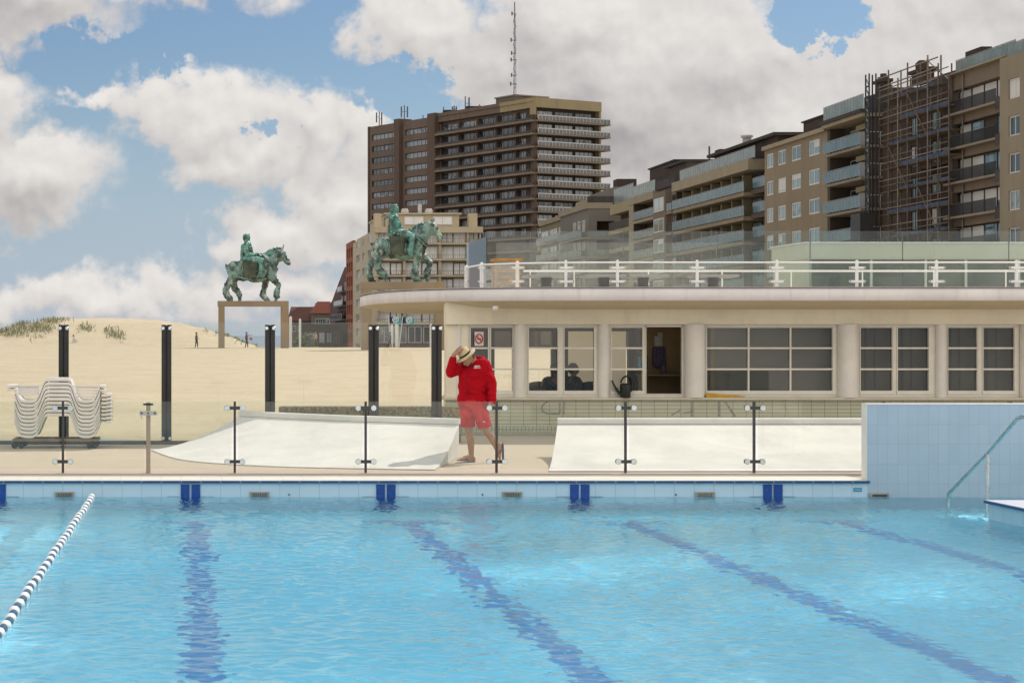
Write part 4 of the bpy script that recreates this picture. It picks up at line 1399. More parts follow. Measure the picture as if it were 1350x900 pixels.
S2 = {'horse': [('e', 228, 470, 78, 88, 0, 88, 15), ('e', 330, 480, 130, 108, 0, 100, 0), ('e', 450, 490, 140, 116, 0, 108, 0), ('e', 570, 480, 90, 108, 0, 92, 0), ('e', 605, 490, 45, 60, -25, 55, 0), ('e', 560, 390, 75, 55, 0, 50, 15),
                ('c', [(580, 430, 90), (630, 350, 72), (690, 280, 50)], 0), ('c', [(690, 275, 50), (722, 280, 45), (760, 330, 34), (792, 378, 27), (800, 388, 22)], 0), ('e', 712, 330, 34, 30, 0, 30, 40),
                ('c', [(712, 245, 15), (728, 222, 12), (738, 204, 4)], -14), ('c', [(705, 250, 14), (712, 228, 11), (716, 212, 4)], 16), ('c', [(170, 450, 24), (146, 446, 16), (134, 440, 10)], 0),
                ('c', [(200, 540, 62), (165, 610, 42), (125, 660, 34), (122, 720, 32), (140, 770, 32), (160, 795, 28)], 45),
                ('c', [(215, 545, 66), (200, 600, 44), (190, 655, 32), (220, 705, 38), (258, 735, 34), (272, 770, 20), (272, 796, 17)], -48),
                ('c', [(570, 545, 52), (565, 610, 36), (552, 680, 31), (540, 735, 38), (565, 780, 34), (590, 797, 28)], -48),
                ('c', [(610, 540, 52), (650, 578, 36), (700, 618, 30), (692, 665, 26), (676, 720, 38), (680, 760, 28), (678, 790, 16)], 46)],
      'mane': [((530, 330, 16), (540, 295, 16)), ((560, 320, 18), (565, 280, 18)), ((590, 300, 18), (590, 265, 18)), ((620, 290, 20), (620, 255, 18)), ((650, 280, 20), (655, 250, 16)), ((675, 270, 20), (682, 240, 14)), ((540, 330, 24), (610, 300, 30)), ((610, 300, 30), (690, 268, 28)), ((510, 320, 10), (500, 300, 8))],
      'rider': [('e', 395, 340, 72, 40, 0, 80, 0), ('e', 372, 255, 50, 90, 0, 62, -14), ('e', 358, 195, 44, 44, 0, 66, 0), ('c', [(358, 165, 0, 26), (362, 135, 0, 28)]), ('e', 366, 115, 33, 42, 0, 32, 0), ('e', 358, 88, 32, 22, 0, 34, -10), ('e', 335, 125, 20, 38, 0, 30, 0), ('c', [(320, 170, 0, 14), (285, 195, 0, 9), (262, 212, 0, 5)]),
                ('e', 397, 130, 8, 10, 0, 8, 0), ('c', [(330, 200, -62, 28), (318, 275, -80, 26), (305, 335, -88, 22), (303, 362, -90, 18)]), ('c', [(378, 200, 58, 26), (420, 270, 72, 22), (440, 320, 55, 18)]),
                ('c', [(400, 350, -80, 34), (470, 355, -112, 34), (510, 385, -118, 32), (505, 450, -120, 28), (495, 510, -122, 30), (500, 550, -122, 22)]), ('c', [(400, 350, 80, 34), (470, 355, 112, 34), (510, 385, 118, 32), (500, 550, 122, 26)]), ('e', 430, 330, 50, 24, 0, 50, 0)],
      'basket': (305, 455, 375, 548),
      'harness': [[(480, 350, -60), (560, 385, -92), (620, 440, -94), (655, 480, -50)], [(520, 350, -55), (590, 375, -88), (640, 420, -80), (668, 450, -44)], [(480, 350, 60), (600, 425, 92), (655, 480, 50)], [(280, 400, -92), (285, 490, -108), (300, 560, -92)], [(345, 350, -98), (370, 330, -110), (405, 335, -110), (412, 372, -112)]]}
statue('horse_statue', ('tall brown steel portal on the sand under the farther horse and rider', 'green bronze horse and rider on the free standing portal near the dune'), 200, (287, 380, 396.8, 404), ((288, 296), (370.5, 380)), 458,
       {'s': 8.18, 'px': 280, 'ox': 440, 'oz': 830}, S1, None)
statue('horse_statue', ('rust stained steel portal partly hidden by the pavilion roof', 'green bronze horse and rider striding above the rounded pavilion roof edge'), 180, (476, 584.5, 371.8, 381.5), ((477, 488.5), (573, 584)), 459,
       {'s': 7.2, 'px': 470, 'ox': 430, 'oz': 805}, S2, None)

# ================================================================== BUILDINGS BEHIND
B = {}
B['pane'] = pane_mat('pane', (.025, .035, .042), (.20, .24, .25), .35)
B['pane_teal'] = pane_mat('pane_teal', (.07, .115, .13), (.17, .24, .26), .6)
B['pane_tower'] = pane_mat('pane_tower', (.03, .036, .05), (.20, .21, .225), .42)
B['blind_white'] = mat('blind_white', (.55, .535, .535), .7, .06, .6)
B['blind_bright'] = mat('blind_bright', (.80, .775, .75), .6, .04, .6)
B['blind_dull'] = mat('blind_dull', (.30, .27, .22), .8, .06, .6)
B['frame_white'] = mat('frame_white', (.58, .58, .56), .5, .05, 2)
B['frame_dark'] = mat('frame_dark', (.03, .028, .028), .5, .1, 2)
B['teal_glass'] = mat('teal_glass', (.095, .15, .17), .25, .2, .5, spec=.45, col2=(.06, .105, .125))
B['pale_glass'] = mat('pale_glass', (.19, .225, .21), .25, .15, .6, spec=.45)
B['grey_glass'] = mat('grey_glass', (.075, .065, .06), .75, .2, .6, spec=.12)
B['rail_grey'] = mat('rail_grey', (.27, .28, .275), .6, .1, .8)
B['rail_white'] = mat('rail_white', (.50, .48, .46), .5, .1, .8)


def bmat(n, c, s=.25):
    c = tuple(x * .86 for x in c)
    return mat(n, c, .85, .07, s, .25, 3, stain=((.7, .7, .09), tuple(x * .68 for x in c), .6))


B['tan'] = bmat('tan_render', (.25, .20, .135))
B['tan_light'] = bmat('tan_light', (.31, .26, .185))
B['brick_grey'] = bmat('grey_brick', (.185, .145, .11))
B['brick_beige'] = bmat('beige_brick', (.27, .225, .165))
B['dark_brick'] = bmat('dark_brick', (.055, .034, .026))
B['slab'] = bmat('slab', (.235, .20, .155))
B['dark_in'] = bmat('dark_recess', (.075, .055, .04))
B['brown_tower'] = bmat('brown_concrete', (.175, .118, .085))
B['brown_pier'] = bmat('brown_pier', (.13, .082, .058))
B['gold'] = bmat('gold_cladding', (.36, .275, .15))
B['tower_slab'] = bmat('tower_slab', (.25, .175, .115))
B['hotel'] = bmat('hotel_cream', (.60, .49, .33))
B['orange'] = bmat('orange_brick', (.36, .115, .055))
B['roof_red'] = bmat('red_roof', (.28, .085, .055))
B['roof_brown'] = bmat('brown_roof', (.145, .065, .05))
B['grey_render'] = bmat('grey_render', (.19, .17, .145))
B['yellow_render'] = bmat('yellow_render', (.33, .275, .165))
B['roof_dark'] = bmat('dark_roof', (.045, .038, .034))

SD = Vector((.0059, 1, 0)).normalized()
SN = Vector((-1, .0059, 0)).normalized()
SO = Vector((62.2, 0, 0))
TS = lambda s, o, z: SO + SD * s + SN * o + Vector((0, 0, z))
SYo = lambda px, o: 2550.0 * (62.2 - o) / (px - 260)
SY = lambda px: SYo(px, 0)      # street distance at which the façade line passes picture column px


def grid_wall(mb, s0, s1, z0, z1, holes, oa, ob, m=0):
    """Solid wall with rectangular holes (sa, sb, za, zb), made of butting blocks."""
    zs_ = sorted({z0, z1, *[h[2] for h in holes], *[h[3] for h in holes]})
    for za, zb in zip(zs_, zs_[1:]):
        row = sorted([h for h in holes if h[2] <= za + 1e-6 and h[3] >= zb - 1e-6])
        c = s0
        for h in row:
            if h[0] > c + 1e-6:
                mb.box(c, oa, za, h[0], ob, zb, m)
            c = h[1]
        if c < s1 - 1e-6:
            mb.box(c, oa, za, s1, ob, zb, m)


def win(root, T, sa, sb, za, zb, o, frame, pane, nm=1, fw=.09, hm=None, sub=True):
    """One window: frame with mullions, its glass a sub-part."""
    w_ = MB(T)
    a, b = o - .08, o
    w_.box(sa, a, za, sb, b, za + fw).box(sa, a, zb - fw, sb, b, zb).box(sa, a, za + fw, sa + fw, b, zb - fw).box(sb - fw, a, za + fw, sb, b, zb - fw)
    for i in range(1, nm):
        c = sa + (sb - sa) * i / nm
        w_.box(c - fw * .4, a, za + fw, c + fw * .4, b, zb - fw)
    if hm:
        zc = za + (zb - za) * hm
        edges_ = [sa + fw] + [v for i in range(1, nm) for v in (sa + (sb - sa) * i / nm - fw * .4, sa + (sb - sa) * i / nm + fw * .4)] + [sb - fw]
        for i in range(0, len(edges_), 2):
            w_.box(edges_[i], a, zc - fw * .35, edges_[i + 1], b, zc + fw * .35)
    if sub:
        wo = w_.build('window', frame, root)
        pn = MB(T).box(sa + fw * .5, a + .02, za + fw * .5, sb - fw * .5, a + .035, zb - fw * .5)
        pn.build('pane', pane, wo)
        rr = random.random()
        if rr < .28 and pane is not B['blind_white']:
            q = random.uniform(.25, .95)
            c0, c1 = (sa + fw, sb - fw) if rr < .17 else ((sa + fw, sa + (sb - sa) * .5) if rr < .23 else (sa + (sb - sa) * .5, sb - fw))
            MB(T).box(c0, a + .036, zb - fw - (zb - za - 2 * fw) * q, c1, a + .042, zb - fw).build('blind', B['blind_white'] if random.random() < .6 else B['blind_dull'], wo)
    else:
        w_.box(sa + fw * .5, a + .02, za + fw * .5, sb - fw * .5, a + .035, zb - fw * .5, 1)
        wo = w_.build('window', [frame, pane], root)
    return wo


def glass_rail(root, T, sa, sb, z, h, o, glass, metal, pitch=1.1, name='balcony_rail'):
    g_ = MB(T)
    n_ = max(1, round((sb - sa) / pitch))
    for i in range(n_):
        a, b = sa + (sb - sa) * i / n_, sa + (sb - sa) * (i + 1) / n_
        g_.box(a + .03, o - .03, z + .08, b - .03, o, z + h, 0)
        g_.box(a - .018, o - .05, z, a + .018, o + .012, z + h + .03, 1)
    g_.box(sa, o - .045, z + h + .031, sb, o + .015, z + h + .075, 1)
    return g_.build(name, [glass, metal], root)


def street_thing(name, label, s0, s1, cat='apartment building'):
    p = TS((s0 + s1) / 2, 0, 0)
    return thing(name, label, cat, p, 'apartment buildings along the promenade')


FH = 2.8
# --- S1: beige brick bays at the right edge
s0, s1 = 125.0, SYo(1318, .9)
bd = street_thing('apartment_building', 'beige brick apartment block with white windows at the right edge of the row', s0, s1)
zr = Z_(78, s1)
hol, rows = [], []
for f in range(6):
    zc = zr - 2.55 - f * FH
    rows.append(zc)
    for (a, b) in ((s1 - 3.6, s1 - 1.6), (s1 - 9.3, s1 - 5.6), (s1 - 13.2, s1 - 11.2)):
        hol.append((a, b, zc - .75, zc + .75))
mb = MB(TS)
grid_wall(mb, s0, s1, 0, zr, hol, .6, .9)
mb.box(s0, -12, 0, s1, .599, zr - .02)
mb.build('wall', B['brick_beige'], bd)
for i, h in enumerate(hol):
    win(bd, TS, h[0] + .01, h[1] - .01, h[2] + .01, h[3] - .01, .80, B['frame_white'], B['pane'] if i % 7 else B['blind_white'], 2)
for zc in rows:
    glass_rail(bd, TS, s1 + .02, s1 + 1.3, zc - 1.25, .95, .75, B['grey_glass'], B['frame_dark'], 1.3)
MB(TS).box(s0, -7, zr, s1 - 1.5, -2.6, zr + 2.5).build('penthouse', B['brick_grey'], bd)
glass_rail(bd, TS, s0, s1 - .3, zr, 1.0, .4, B['pale_glass'], B['rail_grey'], 1.4, 'terrace_rail')
MB(TS).box(s1 - 4.6, -3.6, zr + 2.501, s1 - 2.8, -2.8, zr + 3.4).lathe([(.35, 0), (.35, .5), (.5, .55), (.5, .7), (.2, .72), (.2, 1.3)], (s1 - 3.7, -3.2, zr + 3.41), 10).build('chimney', B['dark_brick'], bd)
MB(TS).box(s1 - 14, .0, zr + .9, s1 - 12, .2, zr + 1.5).build('plant_box', B['tan_light'], bd)

# --- S2: grey brick with shuttered loggias
s0, s1 = SYo(1318, .9) + .02, SY(1253)
bd = street_thing('apartment_building', 'grey brick block with pale roller shutters and dark balcony rails beside the scaffolding', s0, s1)
zr = Z_(101.5, s1)
hol = []
for f in range(6):
    zc = zr - 2.2 - f * FH
    hol.append((s0 + 1.5, s1 - .5, zc - 1.05, zc + .95))
mb = MB(TS)
grid_wall(mb, s0 + .01, s1, 0, zr, hol, -.4, 0)
mb.box(s0 + .01, -12, 0, s1, -1.4, zr - .02)
mb.build('wall', B['brick_grey'], bd)
pat = [('b', 'b', 'b', 'b'), ('w', 'd', 'w', 'b'), ('w', 'w', 'b', 'b'), ('w', 'b', 'b', 'b'), ('w', 'w', 'b', 'b'), ('b', 'w', 'b', 'b')]
for f, h in enumerate(hol):
    n_ = 4
    for i in range(n_):
        a, b = h[0] + (h[1] - h[0]) * i / n_, h[0] + (h[1] - h[0]) * (i + 1) / n_
        k_ = pat[f][i]
        win(bd, TS, a + .02, b - .02, h[2] + .02, h[3] - .02, -.55, B['frame_dark'], {'b': B['blind_white'], 'w': B['pane_teal'], 'd': B['dark_in']}[k_], 1, .07)
    MB(TS).box(h[0] - .3, .001, h[2] - .2, h[1] + .2, .75, h[2] - .02).build('balcony', B['slab'], bd)
    br_ = MB(TS)
    for i in range(64):
        a = h[0] - .25 + (h[1] - h[0] + .4) * i / 63
        br_.box(a - .022, .66, h[2], a + .022, .70, h[2] + .9)
    br_.box(h[0] - .25, .65, h[2] + .901, h[1] + .15, .71, h[2] + .96)
    br_.build('balcony_rail', B['frame_dark'], bd)
MB(TS).box(s0, .0, zr - .02, s1, .5, zr + .1).build('roof_edge', B['tan_light'], bd)
glass_rail(bd, TS, s0, s1 - .3, zr + .11, 1.1, -.3, B['pale_glass'], B['rail_grey'], 1.2, 'terrace_rail')
MB(TS).box(s0 + 2.5, -8, zr - .01, s1 - 4, -5, zr + 2.2).build('penthouse', B['roof_dark'], bd)

# --- S3: dark building behind scaffolding
s0, s1 = SY(1252.5), SY(1146)
bd = street_thing('apartment_building', 'dark brown block under renovation behind the scaffolding', s0, s1)
zr = Z_(118, SY(1190))
mb = MB(TS)
hol = []
for f in range(6):
    zc = zr - 3.0 - f * FH
    for (a, b) in ((s0 + 1.0, s0 + 2.6), (s0 + 5.2, s0 + 7.6), (s0 + 10.5, s0 + 12.4)):
        hol.append((a, b, zc - 1.0, zc + .9))
grid_wall(mb, s0 + .01, s1, 0, zr - .8, hol, -1.6, -1.2)
mb.box(s0 + .01, -12, 0, s1, -2.4, zr - .82)
mb.build('wall', B['dark_brick'], bd)
for h in hol:
    win(bd, TS, h[0] + .02, h[1] - .02, h[2] + .02, h[3] - .02, -1.35, B['frame_dark'], B['pane_teal'], 2, .07)
for f in range(6):
    zc = zr - 3.0 - f * FH
    MB(TS).box(s0 + .02, -1.199, zc - 1.5, s0 + 8.5, -.5, zc - 1.2).build('balcony', B['dark_in'], bd)
MB(TS).box(s0 + 3.5, -9, zr - .81, s0 + 14.5, -3.5, zr + 1.3).build('mansard', B['roof_dark'], bd)
KS = 1.064
ch = MB(TS).box(SY(1224) * KS, -4.5, zr + 1.301, SY(1207) * KS, -3.6, zr + 2.3).box(SY(1226) * KS, -4.7, zr + 2.301, SY(1205) * KS, -3.4, zr + 2.6).lathe([(.55, 0), (.6, .5), (.3, .8)], (SY(1215) * KS, -4, zr + 2.61), 10)
ch.build('chimney', B['dark_brick'], bd)
KS = 1.058
ch = MB(TS).box(SY(1169) * KS, -4.0, zr - .8, SY(1159) * KS, -3.2, zr + 2.5).box(SY(1170) * KS, -4.15, zr + 2.501, SY(1158) * KS, -3.05, zr + 2.8)
ch.build('chimney', B['dark_brick'], bd)
MB(TS).box(s0 + .1, -3.5, zr - .81, s0 + 3.4, -2.6, zr + 2.2).build('parapet', B['dark_brick'], bd)
# scaffolding
scf = thing('scaffolding', 'rusty tube scaffolding with plank decks and blue netting in front of the dark block', 'scaffolding', TS((s0 + s1) / 2, .6, 0))
B['scaf'] = mat('scaffold_tube', (.13, .095, .07), .6, .3, 1.5)
B['scaf_pale'] = mat('scaffold_pale', (.20, .165, .135), .6, .2, 1.5)
B['net'] = mat('blue_net', (.045, .07, .14), .8, .3, 1.2)
B['plank'] = mat('plank', (.17, .125, .085), .8, .3, 1.2)
zt2 = zr + .7
us = list(np.linspace(SYo(1252, 1.2), SYo(1160, 1.2), 8))
for i, u_ in enumerate(us):
    for o_ in (.15, 1.25):
        top = zt2 + (1.0 if i in (2, 4, 6) else 0) - (1.2 if i == 0 else 0)
        MB(TS).tube([(u_, o_, 0), (u_, o_, top)], .07, 6).build('upright', B['scaf'] if (i + int(o_)) % 3 else B['scaf_pale'], scf)
lv = [zr - .9 - FH * k * .72 for k in range(0, 9)]
for k, zc in enumerate(lv):
    dk = MB(TS)
    a0 = us[0] if k else us[1]
    dk.box(a0, .2, zc - .06, us[-1], 1.2, zc, 0)
    dk.box(a0, 1.22, zc + .01, us[-1] - (2 if k % 3 == 2 else 5), 1.26, zc + .32 if k % 2 else zc + .2, 1)
    dk.build('deck', [B['plank'], B['net']], scf)
    for dz_ in (.5, 1.0):
        MB(TS).tube([(us[0], 1.3, zc + dz_), (us[-1], 1.3, zc + dz_)], .05, 6).build('ledger', B['scaf_pale'] if (k + int(dz_)) % 2 else B['scaf'], scf)
    if k % 2 == 0:
        i = k % 5
        MB(TS).tube([(us[i], 1.33, zc), (us[i + 2], 1.33, min(zc + 2 * FH * .72, zt2 + .6))], .05, 6).build('brace', B['scaf'], scf)
for zc in (zt2 - .3, zt2 + .5, zt2 - 1.2):
    MB(TS).tube([(us[1], 1.3, zc), (us[-1] + .6, 1.3, zc)], .06, 6).build('ledger', B['scaf_pale'], scf)
# hoist mast at the far end
hm = thing('hoist_mast', 'dark lattice hoist mast rising beside the scaffolding', 'hoist', TS(s1 - .2, 1.9, 0))
ho = 1.9
hx = SYo(1148, 1.9)
mm = MB(TS)
zt3 = Z_(98, hx)
for a in (-.45, .45):
    for b in (-.3, .3):
        mm.bar((hx + a, ho + b, 0), (hx + a, ho + b, zt3), .11, .11)
z = 0.6
while z < zt3 - .5:
    mm.bar((hx - .45, ho + .3, z), (hx + .45, ho + .3, z), .12, .12, up=(0, 0, 1))
    mm.bar((hx - .45, ho + .3, z), (hx + .45, ho + .3, z + .9), .08, .08, up=(0, 1, 0))
    z += .9
mm.build('mast', B['frame_dark'], hm)
MB(TS).box(hx - 1.6, ho + .32, 10.2, hx + .9, ho + 1.5, 12.6).build('hoist_cage', B['frame_dark'], hm)

# --- S4: beige block with teal glass balconies
s0, s1 = SY(1145), SY(1092)
bd = street_thing('apartment_building', 'narrow block with blue green glass balconies and a roof terrace beside the hoist', s0, s1)
zr = Z_(157, SY(1120))
mb = MB(TS)
mb.box(s0 + .01, -12, 0, s1, -2.0, zr)
for a in (s0 + .01, s1 - .5):
    mb.box(a, -1.999, 0, a + .45, .0, zr)
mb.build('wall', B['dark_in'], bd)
MB(TS).box(s0 - .4, -1.5, zr + .001, s1 + .2, .9, zr + .35).build('roof_edge', B['roof_dark'], bd)
MB(TS).box(s0 - .3, -1.5, zr - .35, s1, .7, zr - .001).build('cornice', B['tan_light'], bd)
for f in range(6):
    zb = zr - 2.95 - f * 2.92
    MB(TS).box(s0 + .47, -1.998, zb - .25, s1 - .51, .55, zb).build('balcony', B['slab'], bd)
    glass_rail(bd, TS, s0 + .4, s1 - .2, zb + .02, 1.15, .62, B['teal_glass'], B['rail_grey'], .95)
    for i in range(4):
        a = s0 + .8 + i * (s1 - s0 - 1.5) / 4
        win(bd, TS, a, a + (s1 - s0 - 1.5) / 4 - .12, zb + .05, zb + 2.3, -1.9, B['frame_white'], B['pane'] if i % 2 else B['blind_white'], 1, .07)
    MB(TS).box(s0 + 1.2, -1.9, zb + 1.75, s0 + 5.2, -.6, zb + 2.25).build('beam', B['yellow_render'], bd)
glass_rail(bd, TS, s0, s1, zr + .36, 1.35, .5, B['pale_glass'], B['rail_grey'], .9, 'terrace_rail')
MB(TS).box(s0 + 2, -8, zr + .01, s1 - 1.5, -3, zr + 2.6).build('penthouse', B['roof_dark'], bd)
MB(TS).box(s0 + 5.5, -4, zr + 2.61, s0 + 6.6, -3, zr + 3.3).lathe([(.3, 0), (.3, .5), (.55, .55), (.55, .75), (.3, .8), (.3, 1.1)], (s0 + 6, -3.5, zr + 3.31), 10).build('chimney', B['dark_brick'], bd)
# end wall lines of the block facing the camera: shaded balconies round the corner
for f in range(6):
    zb = zr - 2.95 - f * 2.92
    glass_rail(bd, lambda s, o, z: TS(s0 - .02 - (o), -s, z), -.1, 2.2, zb + .02, 1.1, .15, B['grey_glass'], B['frame_white'], 1.1)
    MB(lambda s, o, z: TS(s0 - o, -s, z)).box(-.2, .0, zb - .25, 2.4, .3, zb).build('balcony', B['slab'], bd)

# --- S5: flat tan façade, white windows
s0, s1 = SY(1091), SY(1008)
bd = street_thing('apartment_building', 'flat tan block with a grid of single white framed windows', s0, s1)
zr = Z_(182, SY(1050))
hol = []
cols = [(1063, 1082), (1038.5, 1053), (1019.5, 1031.5), (1009.5, 1018)]
cols = [(1064.5, 1081), (1042, 1056.5), (1024, 1036.5), (1009.3, 1020)]
for f in range(6):
    zc = zr - 1.55 - f * 2.95
    for (a, b) in cols:
        hol.append((SY(b - .7), SY(a + 1.5), zc - .78, zc + .78))
mb = MB(TS)
grid_wall(mb, s0 + .01, s1, 0, zr, hol, -.3, 0)
mb.box(s0 + .01, -12, 0, s1, -.31, zr - .02)
mb.build('wall', B['tan'], bd)
for h in hol:
    win(bd, TS, h[0] + .01, h[1] - .01, h[2] + .01, h[3] - .01, -.05, B['frame_white'], B['pane_teal'], 2, .13)
MB(TS).box(s0, .001, zr - .3, s1, .35, zr + .12).build('cornice', B['tan_light'], bd)
MB(TS).box(s0 + .2, -6, zr + .001, SY(1044), -1.2, zr + 1.7).build('roof_room', B['dark_brick'], bd)
MB(TS).box(s0 + .1, -6.1, zr + 1.701, SY(1044) + .2, -1.0, zr + 1.85).build('roof_room_edge', B['roof_dark'], bd)

# --- S6/S7: long balcony block
s0, s1 = SY(1007), SY(891)
bd = street_thing('apartment_building', 'long block with four storeys of blue green glass balconies', s0, s1)
zr = Z_(229, SY(940))
sm6 = SY(986)
mb = MB(TS)
mb.box(s0 + .01, -12, 0, s1, -1.8, zr)
mb.box(s0 + .01, -1.799, 0, s0 + .4, -.3, zr + .3)
mb.box(s1 - .35, -1.799, 0, s1, .0, zr)
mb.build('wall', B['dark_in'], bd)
MB(TS).box(sm6 - 1.8, -1.799, zr - .9, s1 + .2, .5, zr + .3).build('cornice', B['tan_light'], bd)
for f in range(5):
    zb = zr - 3.3 - f * 2.75
    MB(TS).box(sm6, -1.798, zb - .42, s1 - .36, .5, zb).build('balcony', B['tan'], bd)
    glass_rail(bd, TS, sm6 - .2, s1 - .1, zb + .02, 1.15, .55, B['teal_glass'], B['rail_grey'], .95)
    glass_rail(bd, TS, s0 + .5, sm6 - .9, zb + .25, 1.15, -.25, B['teal_glass'], B['rail_grey'], .95)
    MB(TS).box(s0 + .41, -1.798, zb - .35, sm6 - .6, -.2, zb + .2).build('balcony', B['dark_in'], bd)
    nb_ = 7
    for i in range(nb_):
        a = sm6 + .5 + i * (s1 - sm6 - 1) / nb_
        win(bd, TS, a, a + (s1 - sm6 - 1) / nb_ - .75, zb + .05, zb + 2.2, -1.7, B['frame_dark'], B['pane_teal'] if (i + f) % 3 else B['pane'], 2, .08, sub=False)
        MB(TS).box(a + (s1 - sm6 - 1) / nb_ - .6, -1.79, zb + .01, a + (s1 - sm6 - 1) / nb_ - .12, -.7, zb + 2.3).build('pier', B['yellow_render'], bd)
MB(TS).box(sm6 - 6, -7, zr + .31, SY(925), -1.6, zr + 2.4).build('penthouse', B['dark_in'], bd)
MB(TS).box(sm6 - 7, -7.2, zr + 2.41, SY(923), -.8, zr + 2.75).build('penthouse_roof', B['roof_dark'], bd)
glass_rail(bd, TS, sm6 - 3, SY(897), zr + .32, 1.3, .1, B['pale_glass'], B['rail_grey'], 1.1, 'terrace_rail')
MB(TS).box(SY(927), -3, zr + .31, SY(921), -2, zr + 3.4).build('chimney', B['dark_brick'], bd)
MB(TS).tube([(SY(914), -2, zr + .3), (SY(914), -2, zr + 4.2)], .12, 6).tube([(SY(914), -2, zr + 2.0), (SY(905), -2, zr + .4)], .1, 6).build('vent_pipe', B['scaf'], bd)
MB(TS).lathe([(.5, 0), (.5, .8), (.7, .85), (.7, 1.1)], (SY(962), -2, zr + 2.76), 10).build('vent_pipe', B['rail_white'], bd)

# --- S8: dark bays
s0, s1 = SY(890.5), SY(866)
bd = street_thing('apartment_building', 'narrow dark bay windowed block next to the long glass balconies', s0, s1)
zr = Z_(250, SY(872))
mb = MB(TS).box(s0 + .01, -12, 0, s1, -.3, zr)
mb.build('wall', B['brick_grey'], bd)
MB(TS).box(SY(882), -.299, 0, s1, .5, zr - .4).build('bay', B['brick_grey'], bd)
for f in range(5):
    zb = zr - 3.0 - f * 2.75
    win(bd, TS, SY(880), s1 - .5, zb, zb + 1.8, .57, B['frame_white'], B['pane_teal'], 2, .12)
    win(bd, TS, s0 + .5, SY(884), zb - .2, zb + 1.9, -.22, B['frame_dark'], B['pane'], 2, .1)
    glass_rail(bd, TS, s0 + .3, SY(883), zb - .3, 1.1, .45, B['teal_glass'] if f == 0 else B['grey_glass'], B['frame_dark'], .9)
    MB(TS).box(s0 + .2, -.298, zb - .6, SY(882.5), .5, zb - .31).build('balcony', B['tan'], bd)
MB(TS).box(s0 + .1, -7, zr + .001, s1 - 1, -1.5, zr + 3.0).build('penthouse', B['dark_in'], bd)
MB(TS).box(s0, -7.2, zr + 3.01, s1, -.9, zr + 3.3).build('penthouse_roof', B['roof_dark'], bd)
glass_rail(bd, TS, s0 + .2, s1, zr + .02, 1.2, .1, B['grey_glass'], B['frame_dark'], 1.1, 'terrace_rail')

# --- S9
s0, s1 = SY(865.5), SY(833)
bd = street_thing('apartment_building', 'block with a pale corner pillar and a flat dark roof house further along the row', s0, s1)
zr = Z_(256, SY(852))
mb = MB(TS).box(s0 + .01, -12, 0, s1, -1.6, zr - .02)
mb.build('wall', B['dark_in'], bd)
MB(TS).box(s1 - 2.6, -1.599, 0, s1, .3, zr - .4).build('corner_wall', B['dark_in'], bd)
MB(TS).box(s0 + .01, -1.598, zr - 1.0, s1 + .1, .5, zr).build('cornice', B['tan_light'], bd)
MB(TS).box(s1 - 2.7, .301, 0, s1 + .05, .42, zr - 1.01).build('corner_pillar', B['tan_light'], bd)
for f in range(5):
    zb = zr - 3.4 - f * 2.75
    MB(TS).box(s0 + .02, -1.597, zb - .4, s1 - 2.61, .4, zb).build('balcony', B['tan_light'], bd)
    glass_rail(bd, TS, s0 + .1, s1 - 2.7, zb + .02, 1.15, .45, B['pale_glass'] if f else B['teal_glass'], B['rail_grey'], .95)
    for i in range(3):
        a = s0 + .5 + i * 2.4
        win(bd, TS, a, a + 2.0, zb + .05, zb + 2.1, -1.5, B['frame_white'], B['pane'], 2, .09)
MB(TS).box(s0 - 2, -8, zr + .001, SY(838), -2, zr + 3.9).build('roof_house', B['dark_brick'], bd)
MB(TS).box(s0 - 2.2, -8.2, zr + 3.91, SY(837), -1.8, zr + 4.1).build('roof_house_edge', B['roof_dark'], bd)
glass_rail(bd, TS, s0 + .1, s1 - .2, zr + .02, 1.5, .2, B['pale_glass'], B['rail_grey'], 1.1, 'terrace_rail')

# --- S10
s0, s1 = SY(832.5), SY(806)
bd = street_thing('apartment_building', 'yellowish block with brown balconies between grey corner house and pale pillar block', s0, s1)
zr = Z_(265, SY(822))
mb = MB(TS).box(s0 + .01, -12, 0, s1, -1.4, zr)
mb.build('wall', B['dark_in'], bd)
MB(TS).box(s0 + .01, -1.399, zr - 1.6, s1, .2, zr - .1).build('cornice', B['yellow_render'], bd)
for f in range(5):
    zb = zr - 4.0 - f * 2.75
    MB(TS).box(s0 + .02, -1.398, zb - .6, s1 - .1, .4, zb).build('balcony', B['yellow_render'], bd)
    glass_rail(bd, TS, s0 + .1, s1 - .1, zb + .02, 1.1, .42, B['grey_glass'], B['scaf_pale'], .7)
    for i in range(2):
        a = s0 + .6 + i * 3.6
        win(bd, TS, a, a + 2.8, zb + .05, zb + 2.0, -1.3, B['frame_white'], B['pane'], 2, .1)
glass_rail(bd, TS, s0 + .3, s1 - .3, zr + .02, 2.2, -.3, B['pale_glass'], B['rail_grey'], 1.1, 'terrace_rail')

# --- S11: grey corner house standing forward
s0, s1 = SY(799), SY(770)
bd = street_thing('apartment_building', 'grey corner block standing forward with a dark recess and glass balconies', s0, s1)
zr = Z_(275, s0)
OF = 2.7
mb = MB(TS)
fh = [(SY(799), SY(799), 0, 0)]
mb.box(s0 + 1.5, -12, 0, s1 + 6, OF, zr)
